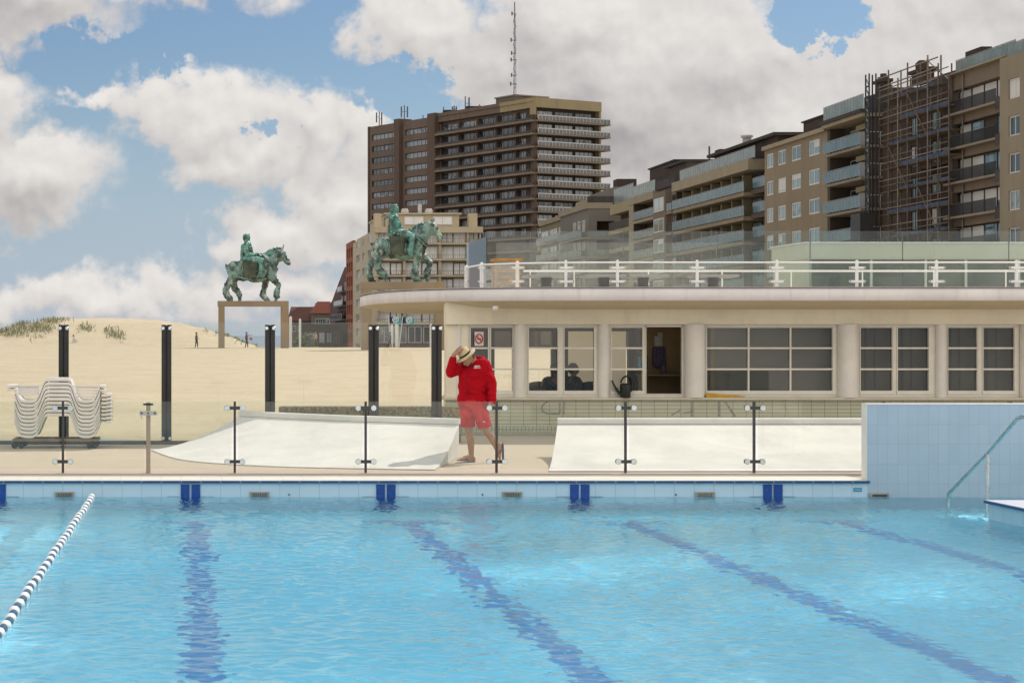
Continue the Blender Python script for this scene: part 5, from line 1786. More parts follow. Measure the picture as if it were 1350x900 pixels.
# wall facing the camera with dark loggias
TE = lambda s, o, z: TS(s0 + 1.5 - o, OF - s, z)
hol = [(1.3, 4.2, zr - 4.3 - f * 2.9, zr - 1.9 - f * 2.9) for f in range(5)]
mb.build('wall', B['grey_render'], bd)
ew = MB(TE)
grid_wall(ew, 0, 9, 0, zr, hol, .02, 1.5)
ew.build('end_wall', B['grey_render'], bd)
for h in hol:
    MB(TE).box(h[0] + .01, .03, h[2] + .01, h[1] - .01, .06, h[3] - .01).build('loggia_back', B['dark_brick'], bd)
    glass_rail(bd, TE, .2, 4.6, h[2] - .1, 1.0, 1.75, B['pale_glass'], B['rail_grey'], 1.1)
    MB(TE).box(.0, 1.501, h[2] - .35, 4.8, 1.85, h[2] - .12).build('balcony', B['tan_light'], bd)
for f in range(5):
    zb = zr - 3.6 - f * 2.9
    for i in range(3):
        a = s0 + 2.4 + i * 3.6
        win(bd, TS, a, a + 2.0, zb + .3, zb + 2.0, OF + .07, B['frame_white'], B['pane'], 2, .1)
    glass_rail(bd, TS, s0 + .2, s1 + 2.5, zb - .75, 1.1, OF + 1.1, B['teal_glass'] if f < 2 else B['pale_glass'], B['rail_grey'], 1.1)
    MB(TS).box(s0 + .1, OF + .001, zb - 1.0, s1 + 2.6, OF + 1.05, zb - .77).build('balcony', B['tan_light'], bd)
MB(TS).box(s0 - .1, -1, zr + .001, s1 + 6.2, OF + .3, zr + .9).build('parapet', B['tan_light'], bd)
MB(TS).box(s0 + 1, -9, zr + .901, s1 + 3, -1.5, zr + 3.4).build('penthouse', B['grey_render'], bd)
glass_rail(bd, TE, .1, 8, zr + .91, 1.0, .4, B['grey_glass'], B['frame_dark'], 1.0, 'terrace_rail')
MB(TS).box(s0 + 6, -6, zr + 3.401, s0 + 9, -3, zr + 5.0).build('lift_house', B['dark_brick'], bd)

# --- S12: last small house before the tower
s0, s1 = SY(768) + 6.5, SY(722)
bd = street_thing('apartment_building', 'low tan house at the far end of the row below the tower', s0, s1)
zr = Z_(295, SY(735))
mb = MB(TS).box(s0, -12, 0, s1, 1.2, zr)
mb.build('wall', B['tan'], bd)
MB(TS).box(s0 - .1, -3, zr + .001, s1, 1.6, zr + .8).build('roof_edge', B['tan_light'], bd)
for f in range(4):
    zb = zr - 3.2 - f * 2.9
    for i in range(3):
        a = s0 + .8 + i * (s1 - s0) / 3
        win(bd, TS, a, a + (s1 - s0) / 3 - 1.6, zb + .3, zb + 2.1, 1.27, B['frame_white'], B['pane'], 2, .12)
    MB(TS).box(s0 + .2, 1.201, zb - .4, s1 - .4, 2.2, zb - .1).build('balcony', B['tan_light'], bd)
    glass_rail(bd, TS, s0 + .3, s1 - .5, zb - .09, 1.0, 2.15, B['pale_glass'], B['rail_grey'], 1.2)
MB(TS).box(SY(768) + 6.6, -6, zr + .801, s0 + 9, -2, zr + 3.2).build('roof_house', B['yellow_render'], bd)

# ------------------------------------------------------------------ tower
CX, CY = 78.6, 435.0
LD = Vector((-32, 57, 0)).normalized()          # along the long face, away from the corner
RD = Vector((57, 32, 0)).normalized()           # along the short face, to the right
NL_, NR_ = -RD, -LD                             # outward normals
TO = Vector((CX, CY, 0))
TL_ = lambda s, o, z: TO + LD * s + NL_ * o + Vector((0, 0, z))
TR_ = lambda s, o, z: TO + RD * s + NR_ * o + Vector((0, 0, z))
HT = Z_(130, CY)
LL_, LR_ = 65.4, 19.3
tow = thing('tower_block', 'tall brown apartment tower with stacked balconies and aerials on its roof', 'tower block', TO)
FT = 2.93
MB(TL_).box(2.2, -18.2, -4, LL_ - .5, -1.3, HT - 1.2).build('core', B['brown_tower'], tow)


def s_at(px):                                     # distance along the long face seen at picture column px
    k = (px - PX0) / F
    return (CX - k * CY) / (k * LD.y - LD.x)


sA, sB, sC, sD = s_at(577), s_at(567), s_at(530), s_at(523)
zf = [HT - 3.9 - f * FT for f in range(17)]
# section walls with ribbon windows
for (a, b) in ((sB, sC), (sD, LL_)):
    holes = [(a + 1.0, b - .9, z_, z_ + 1.45) for z_ in zf[:14]]
    wl = MB(TL_)
    grid_wall(wl, a, b, -4, HT - .3, holes, -1.29, -.25)
    wl.build('wall', B['brown_tower'], tow)
    for h in holes[:9]:
        win(tow, TL_, h[0] + .05, h[1] - .05, h[2] + .02, h[3] - .02, -.55, B['frame_dark'], B['pane_tower'], 6, .12, sub=False)
    rest = MB(TL_)
    for h in holes[9:]:
        rest.box(h[0] + .05, -.6, h[2] + .02, h[1] - .05, -.56, h[3] - .02)
    tag(rest.build('lower_windows', B['pane_tower'], tow), kind='stuff')
for (a, b) in ((sA, sB), (sC, sD)):
    MB(TL_).box(a, -3, -4, b, .9, HT + .4).build('pier', B['brown_pier'], tow)
MB(TL_).box(LL_, -18, -4, LL_ + .6, .0, HT - .2).build('end_wall', B['brown_pier'], tow)
# balcony section of the long face
MB(TL_).box(0.5, -1.28, HT - 1.9, sA * .349, -.1, HT - .55).build('cornice', B['gold'], tow)
MB(TL_).box(sA * .35, -1.28, HT - 1.9, sA - .01, -.1, HT - .55).build('cornice', B['brown_tower'], tow)
MB(TL_).box(sA * .35, -1.0, HT - .549, sA - .01, .1, HT + .25).build('upper_parapet', B['brown_tower'], tow)
MB(TL_).box(0.5, -1.0, HT - .549, sA * .349, .12, HT + .3).build('gold_parapet', B['gold'], tow)
nw = 5
for f, z_ in enumerate(zf[:14]):
    z0_ = z_ - .75
    MB(TL_).box(.0, -1.29, z0_ - .55, sA - .01, .95, z0_ - .1).build('balcony', B['tower_slab'], tow)
    g_ = MB(TL_)
    g_.box(.1, .82, z0_ - .09, sA - .3, .86, z0_ + .42)
    for i in range(30):
        a = .1 + (sA - .4) * i / 29
        g_.box(a - .04, .80, z0_ - .09, a + .04, .9, z0_ + .92)
    g_.build('balcony_rail', mat('tower_rail', (.085, .075, .07), .6, .2, .4, spec=.2) if f == 0 else bpy.data.materials['tower_rail'], tow)
    if f < 10:
        for i in range(nw):
            a, b = .6 + (sA - 1) * i / nw, .6 + (sA - 1) * (i + 1) / nw
            win(tow, TL_, a + .08, b - .5, z0_ - .08, z0_ + 2.1, -1.1, B['frame_dark'], B['pane_tower'], 4, .12, sub=False)
            MB(TL_).box(b - .48, -1.289, z0_ - .09, b + .06, -.3, z0_ + 2.2).build('pier', B['brown_pier'], tow)
# short face
MB(TR_).box(.0, -3, HT - 1.9, LR_, .15, HT + .28).build('cornice', B['gold'], tow)
MB(TR_).box(-.6, -1.2, HT - 3.6, .3, -.0, HT - 1.91).box(LR_ - .5, -3, -4, LR_, .0, HT - 1.91).build('gold_corner', B['gold'], tow)
MB(TR_).box(-.2, -1.3, -4, .55, -.02, HT - 3.61).build('corner_pier', B['brown_pier'], tow)
MB(TR_).box(.56, -4, -4, LR_ - .51, -1.6, HT - 1.91).build('recess_wall', B['dark_in'], tow)
B['tower_curtain'] = pane_mat('tower_curtain', (.03, .025, .022), (.38, .36, .33), .55)
for f, z_ in enumerate(zf[:14]):
    z0_ = z_ - .75
    MB(TR_).box(.0, -1.59, z0_ - .5, LR_ + 1.9, 1.1, z0_ - .15).build('balcony', B['tower_slab'], tow)
    g_ = MB(TR_)
    g_.box(.05, 1.0, z0_ - .1, LR_ + 1.85, 1.03, z0_ + .75, 0)
    g_.box(.0, .95, z0_ + .76, LR_ + 1.9, 1.08, z0_ + .98, 1)
    for i in range(22):
        a = .05 + (LR_ + 1.75) * i / 21
        g_.box(a - .05, 1.031, z0_ - .12, a + .05, 1.07, z0_ + .759, 1)
    g_.box(LR_ + 1.86, -1.4, z0_ - .1, LR_ + 1.89, .94, z0_ + .9, 0)
    g_.build('balcony_rail', [mat('tower_rail_pane', (.16, .145, .13), .3, .2, .8) if f == 0 else bpy.data.materials['tower_rail_pane'], mat('tower_rail_white', (.48, .46, .44), .4, .05, 1) if f == 0 else bpy.data.materials['tower_rail_white']], tow)
    if f < 11:
        for i in range(3):
            a, b = .7 + (LR_ - 1.3) * i / 3, .7 + (LR_ - 1.3) * (i + 1) / 3
            win(tow, TR_, a + .1, b - .55, z0_ - .1, z0_ + 2.2, -1.45, B['frame_dark'], B['tower_curtain'], 4, .12, sub=False)
# roof house, aerials
rh = MB(TR_).box(1.5, -16, HT - .5, 11, -9, HT + 1.7, 0).box(1.2, -16.3, HT + 1.71, 11.3, -8.7, HT + 2.0, 1)
rh.build('roof_house', [B['brick_grey'], B['tan_light']], tow)
pm = P(678.5, 130, CY + 6)
zt4 = Z_(3, CY + 6)
mm = MB()
for a in range(3):
    an = a * 2 * PI / 3
    mm.tube([(pm.x + .30 * math.cos(an), pm.y + .30 * math.sin(an), HT + .2), (pm.x + .14 * math.cos(an), pm.y + .14 * math.sin(an), zt4 - 3)], .06, 5)
z = HT + 1
q = 0
while z < zt4 - 3.5:
    a, b = q * 2 * PI / 3, (q + 1) * 2 * PI / 3
    mm.tube([(pm.x + .36 * math.cos(a), pm.y + .36 * math.sin(a), z), (pm.x + .36 * math.cos(b), pm.y + .36 * math.sin(b), z + .9)], .06, 4)
    z += .9
    q += 1
mm.tube([(pm.x, pm.y, zt4 - 3.4), (pm.x, pm.y, zt4)], .12, 5)
for dz_, l_ in ((4, .9), (6, .7), (9.5, .8), (11, .7), (14, .8), (20, .6), (26, .5)):
    mm.bar((pm.x - l_, pm.y, HT + dz_), (pm.x + l_ * .6, pm.y, HT + dz_), .1, .14).box(pm.x - l_ - .15, pm.y - .1, HT + dz_ - .35, pm.x - l_ + .15, pm.y + .1, HT + dz_ + .5)
mm.build('aerial_mast', mat('mast_grey', (.10, .10, .105), .5, .1, 1), tow)


def aerial(px, ytop, panels, T=TL_):
    s_ = s_at(px)
    p_ = TL_(s_, -2.0, HT)
    a_ = MB()
    zt_ = Z_(ytop, p_.y)
    a_.tube([(p_.x, p_.y, HT - 1.3), (p_.x, p_.y, zt_)], .13, 5)
    for d_, h_ in panels:
        a_.box(p_.x + d_ - .16, p_.y - .15, zt_ - h_ - .4, p_.x + d_ + .16, p_.y + .15, zt_ - .3)
        a_.bar((p_.x, p_.y, zt_ - h_ * .6), (p_.x + d_, p_.y, zt_ - h_ * .6), .1, .1)
    a_.build('aerial', bpy.data.materials['mast_grey'], tow)


for px, yt_, pn in ((491.5, 147, [(-.7, 2.4), (.6, 3.2)]), (524.5, 139, [(-.75, 2.6), (.75, 2.6)]), (576, 141, []), (590, 139, [(.5, 1.5), (-.4, 2.4)]), (604.5, 127, [(.9, 2.8)]), (618, 140, []), (623, 138, [(.3, 1.4)]), (549, 152, [])):
    aerial(px, yt_, pn)
for px in (582, 612):
    p_ = TL_(s_at(px), -2.5, HT)
    MB().box(p_.x - 1.6, p_.y - 1, HT - 1.2, p_.x + 1.6, p_.y + 1, HT + 1.0).build('plant_box', B['roof_dark'], tow)

# ------------------------------------------------------------------ beach hotel
HY = 340.0
hx0, hx1 = X_(497, HY), X_(634, HY)
hot = thing('beach_hotel', 'cream flat roofed hotel with white blinds behind the nearer horse statue', 'hotel', (hx0, HY, -5))
zr = Z_(301, HY)
FHo = 21.2 * HY / F
TH = lambda s, o, z: Vector((hx0 + s, HY - o, z))
WH = hx1 - hx0
mb = MB(TH).box(0, -40, -6, WH, -1.2, zr - .01)
mb.build('core', B['hotel'], hot)
bays = [X_(p, HY) - hx0 for p in (498, 533, 580, 617, 634)]
bays[0] = .0
for i, b in enumerate(bays):
    MB(TH).box(max(b - .22, 0), -1.19, -6, min(b + .22, WH), .1, zr - .8).build('pier', B['hotel'], hot)
MB(TH).box(-.3, -1.19, zr - .79, WH + .3, .5, zr + .25).build('cornice', B['hotel'], hot)
for f in range(8):
    zb = zr - (f + 1) * FHo
    MB(TH).box(-.1, -1.18, zb - .02, WH + .1, .45, zb + .28).build('balcony', B['hotel'], hot)
    for a, b in zip(bays, bays[1:]):
        n_ = 2 if b - a > 3.5 else 1
        for i in range(n_):
            q0, q1 = a + .25 + (b - a - .5) * i / n_, a + .25 + (b - a - .5) * (i + 1) / n_
            if q1 - q0 > .8:
                win(hot, TH, q0 + .03, q1 - .03, zb + .3, zb + FHo - .35, -.9, B['frame_dark'] if (i + f) % 3 == 0 else B['frame_white'], B['blind_bright'] if f < 6 else B['pane'], 2, .12, sub=False)
    rl = MB(TH)
    for i in range(46):
        rl.box(.1 + i * (WH - .3) / 45, .36, zb + .29, .14 + i * (WH - .3) / 45, .40, zb + 1.0)
    rl.box(0, .35, zb + 1.01, WH, .42, zb + 1.07)
    rl.build('balcony_rail', B['scaf_pale'], hot)
# set-back top storey
zt5 = Z_(280, HY)
MB(TH).box(1.6, -30, zr + .26, WH - 1.4 - 2.2, -1.6, zt5 - .3).build('top_storey', B['hotel'], hot)
MB(TH).box(1.4, -30.2, zt5 - .29, WH - 3.2, -1.2, zt5).build('top_roof', B['hotel'], hot)
for a, b in ((534, 560), (572, 598)):
    win(hot, TH, X_(a, HY) - hx0, X_(b, HY) - hx0, zr + .7, zt5 - .6, -1.5, B['frame_white'], B['blind_bright'], 2, .12)
for p, w_ in ((499, 9), (625, 11)):
    MB(TH).box(X_(p - w_ / 2, HY) - hx0, -3, zr + .26, X_(p + w_ / 2, HY) - hx0, -1.0, zt5 - .1).build('chimney', B['hotel'], hot)
MB(TH).tube([(X_(557, HY) - hx0, -4, zt5), (X_(557, HY) - hx0, -4, zt5 + 1.7)], .35, 8).lathe([(.6, 0), (.7, .5), (.5, .9)], (X_(537, HY) - hx0, -4, zt5), 10).lathe([(.6, 0), (.7, .5), (.5, .9)], (X_(569, HY) - hx0, -4, zt5), 10).build('roof_vent', B['rail_white'], hot)
# left flank with windows
TF = lambda s, o, z: Vector((hx0 - o, HY + s, z))
fl = MB(TF)
hol = []
for f in range(8):
    zb = zr - (f + 1) * FHo
    for (a, b) in ((5, 12), (18, 23), (28, 36)):
        hol.append((a, b, zb + .8, zb + 2.2))
grid_wall(fl, .0, 43, -6, zr - .82, hol, .01, .5)
fl.build('flank_wall', B['hotel'], hot)
for i, h in enumerate(hol):
    win(hot, TF, h[0] + .05, h[1] - .05, h[2] + .02, h[3] - .02, .2, B['frame_white'], B['pane'] if i % 2 else B['blind_white'], 3, .2, sub=False)

# orange brick wing
ob = thing('orange_building', 'narrow orange brick block adjoining the cream hotel', 'apartment building', (hx0, 384, -5))
TOg = lambda s, o, z: Vector((hx0 - o, 383.5 + s, z))
zo = Z_(317, 384)
hol = [(a, a + 3.4, zo - 3.2 - f * 2.85, zo - 1.3 - f * 2.85) for f in range(8) for a in (1.2, 6.2, 11)]
mb = MB(TOg)
grid_wall(mb, 0, 16, -6, zo, hol, -.1, .5)
mb.box(0, -14, -6, 16, -.6, zo - .01)
mb.build('wall', B['orange'], ob)
for h in hol:
    win(ob, TOg, h[0] + .05, h[1] - .05, h[2] + .02, h[3] - .02, .2, B['frame_dark'], B['pane'], 2, .15, sub=False)
# dark gabled block with balconies
dg_ = thing('gabled_building', 'dark steep roofed block with white balcony rails beside the orange brick block', 'apartment building', (33, 405, -5))
TG = lambda s, o, z: Vector((hx0 - o, 400.5 + s, z))
gl = [(0, -6), (0, Z_(352, 401)), (6, Z_(352, 406)), (22, Z_(372, 422)), (40, Z_(395, 440)), (48, Z_(402, 448)), (48, -6)]
MB().prism(gl, lambda p, q, t_: TG(p, t_, q), -14, .2).build('wall', B['roof_brown'], dg_)
for f in range(5):
    zb = Z_(385, 412) - f * 2.9
    a0 = 1.0
    b0 = 14 + f * 9
    MB(TG).box(a0, .201, zb - .3, min(b0, 46), 1.3, zb).build('balcony', B['grey_render'], dg_)
    glass_rail(dg_, TG, a0, min(b0, 46), zb + .01, 1.0, 1.25, B['blind_white'] if f < 2 else B['grey_glass'], B['frame_white'], 2.0)
    for i in range(1 + f):
        a = 2 + i * 8
        if a + 5 < min(b0, 46):
            win(dg_, TG, a, a + 5, zb + .05, zb + 2.1, .27, B['frame_dark'], B['pane'], 3, .15, sub=False)
# red roofed houses
for nm, lb, pa, pb_, yr, ye, Yh, mt in (('red_roof_house', 'house with a steep orange red roof beside the dark gabled block', 411, 441, 397, 411, 462, 'roof_red'), ('red_roof_house', 'wide house with a brown red roof at the left end of the town', 381, 421, 404, 421, 470, 'roof_brown')):
    x0, x1 = X_(pa, Yh), X_(pb_, Yh)
    h_ = thing(nm, lb, 'house', ((x0 + x1) / 2, Yh, -5), 'red roofed houses behind the beach')
    zr_, ze = Z_(yr, Yh), Z_(ye + 2, Yh)
    MB().box(x0 + .3, Yh, -6, x1 - .3, Yh + 9, ze).build('wall', B['roof_brown' if mt == 'roof_red' else 'roof_red'] if False else B['brick_grey'], h_)
    ins = (x1 - x0) * (.30 if mt == 'roof_red' else .10)
    v_ = [(x0, Yh - .4, ze), (x1, Yh - .4, ze), (x1, Yh + 9.4, ze), (x0, Yh + 9.4, ze), (x0 + ins, Yh + 4.5, zr_), (x1 - ins * .4, Yh + 4.5, zr_)]
    MB().add(v_, [(0, 1, 5, 4), (1, 2, 5), (2, 3, 4, 5), (3, 0, 4), (3, 2, 1, 0)]).build('roof', B[mt], h_)
    for i in range(4):
        a = x0 + .8 + i * (x1 - x0 - 2) / 4
        win(h_, lambda s, o, z: Vector((s, Yh - o, z)), a, a + .9, ze - 2.6, ze - 1.2, .06, B['frame_white'], B['pane'], 2, .1, sub=False)
    if mt == 'roof_brown':
        MB().box((x0 + x1) / 2 + 3, Yh + 4, zr_ - .5, (x0 + x1) / 2 + 3.6, Yh + 4.6, zr_ + .9).build('chimney', B['dark_brick'], h_)
# promenade shops at ground level, dark row
sh_ = thing('promenade_shops', 'low dark row of shop fronts below the gabled block', 'shops', (27, 395, -5))
xa_, xb_ = X_(398, 396), X_(462, 396)
mb = MB().box(xa_, 396, -6, xb_, 404, Z_(427, 396))
mb.build('wall', B['dark_in'], sh_)
for i in range(6):
    a = xa_ + .5 + i * (xb_ - xa_ - 1) / 6
    win(sh_, lambda s, o, z: Vector((s, 396 - o, z)), a, a + 1.2, Z_(452, 396), Z_(438, 396), .08, B['frame_dark'] if i % 2 else B['scaf_pale'], B['pane'], 2, .1, sub=False)
hf = thing('hotel_veranda', 'glazed ground floor veranda in front of the cream hotel', 'veranda', ((hx0 + hx1) / 2, 334, -5))
MB().box(X_(497, 334), 334.2, -6, X_(640, 334), 338.4, Z_(428, 334)).build('core', B['dark_in'], hf)
MB().box(X_(496, 334), 333.6, Z_(428, 334) + .001, X_(641, 334), 338.4, Z_(424, 334)).build('roof', B['hotel'], hf)
for i in range(7):
    a, b = X_(498 + i * 20, 334), X_(516 + i * 20, 334)
    win(hf, lambda s, o, z: Vector((s, 334.2 - o, z)), a, b, Z_(452, 334), Z_(430, 334), .09, B['rail_white'], B['pane'] if i % 3 else B['tower_curtain'], 2, .15, sub=False)
MB().box(X_(497, 333), 333, -6, X_(640, 333), 333.4, Z_(453.5, 333)).build('terrace_wall', B['brown_pier'], hf)

# posts, flags, bush on the crest
M['post_white'] = mat('post_white', (.68, .68, .66), .5, .05, 3)


def crest(px, Y=207.0):
    x = X_(px, Y)
    return Vector((x, Y, tz(x, Y) - .05))


for px, yt_, rr, lb in ((383, 417, .15, 'white rounded beach post beside the right leg of the free standing portal'), (395.5, 420, .12, 'thin pale beach post left of the bush'), (516.5, 428, .15, 'short thick white beach pole under the flags'), (523, 426, .2, 'tall thick white beach pole under the flags'), (568, 427, .13, 'white beach pole just left of the last black fence post')):
    p_ = crest(px)
    h_ = Z_(yt_, p_.y) - p_.z
    o = MB().lathe([(rr, 0), (rr, h_ - rr), (rr * .8, h_ - rr * .35), (rr * .3, h_)], p_, 12).build('beach_pole', M['post_white'])
    tag(o, lb, 'pole', 'white poles on the beach')
for (pb, pt, lb) in (((514.5, 456), (512.5, 416), 'teal and navy flag with a white ring on the upright pole'), ((526, 457), (531, 416.5), 'teal and navy flag with a white ring on the leaning pole')):
    p_ = crest(pb[0])
    tpt = P(pt[0], pt[1], p_.y)
    fl_ = thing('beach_flag', lb, 'flag', p_, 'flags on the beach')
    MB().tube([p_, tpt], .045, 6).build('flag_pole', M['post_white'], fl_)
    d = (p_ - tpt).normalized()
    k = p_.y / F
    n_ = 14
    lo, up_ = [], []
    for i in range(n_ + 1):
        u = i / n_
        x = tpt.x + u * 16.0 * k
        up_.append((x, p_.y + .22 * math.sin(u * 7), tpt.z - .05 - u * 2.5 * k - .06 * math.sin(u * 9)))
        lo.append((x + d.x * 9 * k, p_.y + .22 * math.sin(u * 7 + .5), tpt.z - 9.5 * k - u * 1.5 * k - .06 * math.sin(u * 9 + .5)))
    fm = MB()
    vs_ = up_ + lo + [(a, b + .02, c) for a, b, c in up_] + [(a, b + .02, c) for a, b, c in lo]
    m_ = n_ + 1
    for i in range(n_):
        fm.add([vs_[i], vs_[i + 1], vs_[m_ + i + 1], vs_[m_ + i]], [(0, 1, 2, 3)], 0 if i < 5 else 1)
        fm.add([vs_[2 * m_ + i], vs_[2 * m_ + i + 1], vs_[3 * m_ + i + 1], vs_[3 * m_ + i]], [(0, 1, 2, 3)], 0 if i < 5 else 1)
    clo = fm.build('cloth', [M['navy_flag'], M['teal_flag']], fl_)
    c_ = (Vector(up_[7]) + Vector(lo[7])) / 2
    em = MB().tube([(c_.x + 3.7 * k * math.cos(a), c_.y - .3, c_.z + 3.3 * k * math.sin(a)) for a in np.linspace(0, 2 * PI, 21)[:-1]], .05, 6, 0, True)
    em.tube([(c_.x - 2.6 * k, c_.y - .3, c_.z - 2.0 * k), (c_.x - .8 * k, c_.y - .3, c_.z + 1.4 * k), (c_.x + .8 * k, c_.y - .3, c_.z + 1.0 * k), (c_.x + 1.6 * k, c_.y - .3, c_.z - .4 * k), (c_.x + .4 * k, c_.y - .3, c_.z - .6 * k), (c_.x + 1.4 * k, c_.y - .3, c_.z - 2.0 * k)], .05, 6)
    em.build('emblem', M['post_white'], clo)
p_ = crest(402, 214)
bu = thing('bush', 'round green bush on the sand behind the strolling couple', 'bush', p_)
lf = MB()
for i in range(900):
    a, b = random.random() * 6.28, math.acos(random.uniform(-.2, 1))
    r_ = (.55 + .45 * random.random()) * (1 + .25 * math.sin(3 * a))
    c_ = p_ + Vector((1.35 * r_ * math.sin(b) * math.cos(a), .9 * r_ * math.sin(b) * math.sin(a), 1.55 * r_ * math.cos(b) + .1))
    d = Vector((random.gauss(0, 1), random.gauss(0, 1), random.gauss(0, 1))).normalized()
    e = d.orthogonal().normalized() * .09
    lf.add([c_ - d * .14, c_ + e, c_ + d * .14, c_ - e], [(0, 1, 2, 3)])
lf.build('foliage', M['leaf'], bu, fix=False)
MB().tube([p_ - Vector((0, 0, .1)), p_ + Vector((.05, 0, .9))], .06, 6).build('stem', M['roof_brown'] if 'roof_brown' in M else B['roof_brown'], bu)

# ================================================================== PEOPLE
def cmat(n, c, r_=.85):
    return mat(n, c, r_, .12, 8)


HAIRS = {'dark': M['hair']}


def figure(label, loc, face, shirt, trousers, arms, seated=False, hgt=1.72, group=None, hair=None, stride=.12):
    """A standing, walking or seated person. face: compass angle the body faces (0 = +X, counterclockwise). arms: two (elbow, wrist) offsets in the body frame."""
    root = thing('person', label, 'person', loc, group)
    k = hgt / 1.72
    fr = Matrix.Rotation(face, 3, 'Z')
    V = lambda x, y, z: fr @ Vector((x * k, y * k, z * k))        # x forward, y left
    z0 = -.42 if seated else 0.0
    hip = .90 + z0
    sk, sh, tr = MB(), MB(), MB()
    sk.ell(V(.02, 0, 1.60 + z0), (.098 * k, .082 * k, .115 * k), fr)
    sk.ell(V(.075, 0, 1.545 + z0), (.045 * k, .05 * k, .045 * k), fr)
    sk.capsule(V(.105, 0, 1.60 + z0), V(.125, 0, 1.575 + z0), .014 * k, .017 * k, 8)
    for s in (-1, 1):
        sk.ell(V(.0, s * .082, 1.59 + z0), (.022 * k, .012 * k, .03 * k), fr, 8)
    sk.capsule(V(-.005, 0, 1.38 + z0), V(.01, 0, 1.53 + z0), .06 * k, .052 * k)
    sk.capsule(V(0, 0, 1.0 + z0), V(0, 0, 1.35 + z0), .12 * k, .12 * k)
    sh.ell(V(0, 0, 1.24 + z0), (.125 * k, .185 * k, .23 * k), fr)
    sh.capsule(V(0, 0, .97 + z0), V(0, 0, 1.2 + z0), .145 * k, .15 * k)
    sh.capsule(V(0, -.15, 1.39 + z0), V(0, .15, 1.39 + z0), .07 * k, .07 * k)
    for s, (el, wr) in zip((1, -1), arms):
        p0 = V(0, s * .19, 1.38 + z0)
        p1 = V(el[0], s * el[1], el[2] + z0)
        p2 = V(wr[0], s * wr[1], wr[2] + z0)
        sh.capsule(p0, p1, .062 * k, .05 * k)
        sk.capsule(p0, p1, .045 * k, .04 * k)
        sk.capsule(p1, p2, .042 * k, .030 * k)
        d = (p2 - p1).normalized()
        side = d.cross(Vector((0, 0, 1)))
        side = side.normalized() if side.length > .1 else V(1, 0, 0).normalized()
        sk.capsule(p2, p2 + d * .07 * k, .034 * k, .034 * k, 8)
        for f in (-1, -.35, .35, 1):
            b = p2 + d * .08 * k + side * f * .028 * k
            sk.capsule(b, b + d * (.075 - abs(f) * .015) * k, .0115 * k, .009 * k, 6, rings=3)
        sk.capsule(p2 + d * .03 * k + side * .03 * k, p2 + d * .07 * k + side * .06 * k, .013 * k, .010 * k, 6, rings=3)
    if seated:
        for s in (-1, 1):
            tr.capsule(V(0, s * .1, hip), V(.42, s * .12, hip + .01), .095 * k, .068 * k)
            tr.capsule(V(.42, s * .12, hip + .01), V(.44, s * .12, hip - .36), .064 * k, .05 * k)
            sk.capsule(V(.44, s * .12, hip - .40), V(.58, s * .13, hip - .45), .042 * k, .032 * k)
            sk.capsule(V(.42, s * .12, hip), V(.44, s * .12, hip - .42), .045 * k, .038 * k)
            sk.capsule(V(0, s * .1, hip), V(.42, s * .12, hip), .06 * k, .045 * k)
    else:
        for s in (-1, 1):
            kx, ax = s * stride * .6 + .03, s * stride
            tr.capsule(V(0, s * .09, hip), V(kx, s * .095, .49), .098 * k, .066 * k)
            tr.capsule(V(kx, s * .095, .49), V(ax, s * .1, .12), .063 * k, .052 * k)
            sk.capsule(V(0, s * .09, hip), V(kx, s * .095, .49), .07 * k, .05 * k)
            sk.capsule(V(kx, s * .095, .49), V(ax, s * .1, .07), .05 * k, .036 * k)
            sk.capsule(V(ax, s * .1, .04), V(ax + .17, s * .11, .03), .04 * k, .03 * k)
    tr.capsule(V(0, -.06, hip + .05), V(0, .06, hip + .05), .125 * k, .125 * k)
    sculpt('body', sk, .017, M['skin'], root, smooth=2)
    sculpt('shirt', sh, .022, shirt, root, smooth=2)
    sculpt('trousers', tr, .022, trousers, root, smooth=2)
    ha = MB()
    ha.ell(V(-.012, 0, 1.64 + z0), (.105 * k, .094 * k, .095 * k), fr)
    ha.ell(V(-.045, 0, 1.59 + z0), (.072 * k, .085 * k, .09 * k), fr)
    sculpt('hair', ha, .022, hair or M['hair'], root, smooth=2)
    return root


DOWN = ((-.02, .25, 1.12), (.06, .27, .88))
c_black = cmat('cloth_black', (.02, .02, .022))
c_char = cmat('cloth_charcoal', (.045, .042, .045))
c_brown = cmat('cloth_brown', (.06, .035, .022))
c_purple = cmat('cloth_violet', (.09, .06, .16))
c_cream = cmat('cloth_cream', (.42, .36, .26))
c_blue = cmat('cloth_blue', (.05, .14, .34))
c_grey = cmat('cloth_grey', (.23, .21, .19))
c_white = cmat('cloth_white', (.66, .64, .60))
c_jean = cmat('cloth_jean', (.05, .07, .12))
figure('dark clad beachgoer standing alone left of the portal leg with a hand held out', crest(259), R(-12), c_brown, c_black, (DOWN, ((.05, .26, 1.14), (.32, .25, 1.02))))
pr = figure('beachgoer in dark clothes pointing and carrying a red ball beside the dune', crest(325), R(-8), c_char, c_black, (((.22, .24, 1.34), (.5, .2, 1.36)), ((.08, .27, 1.12), (.34, .22, 1.0))))
pb = Vector(pr.location) + Vector((.47, -.22, 1.0))
tag(MB().ell(pb, (.165, .165, .165), None, 20).build('beach_ball', mat('ball_red', (.36, .05, .035), .5, .15, 4)), 'red ball held by the pointing beachgoer', 'ball')
figure('stroller in a violet top walking with a companion in front of the bush', crest(408.5), R(20), c_purple, c_jean, (DOWN, DOWN))
figure('stroller in a cream top with dark trousers on the right of the violet one', crest(416.5, 208.5), R(200), c_cream, c_black, (DOWN, DOWN))
figure('beachgoer in a blue top standing by the white poles under the flags', crest(514, 206.3), R(160), c_blue, c_jean, (DOWN, ((.1, .24, 1.14), (.3, .2, 1.2))))
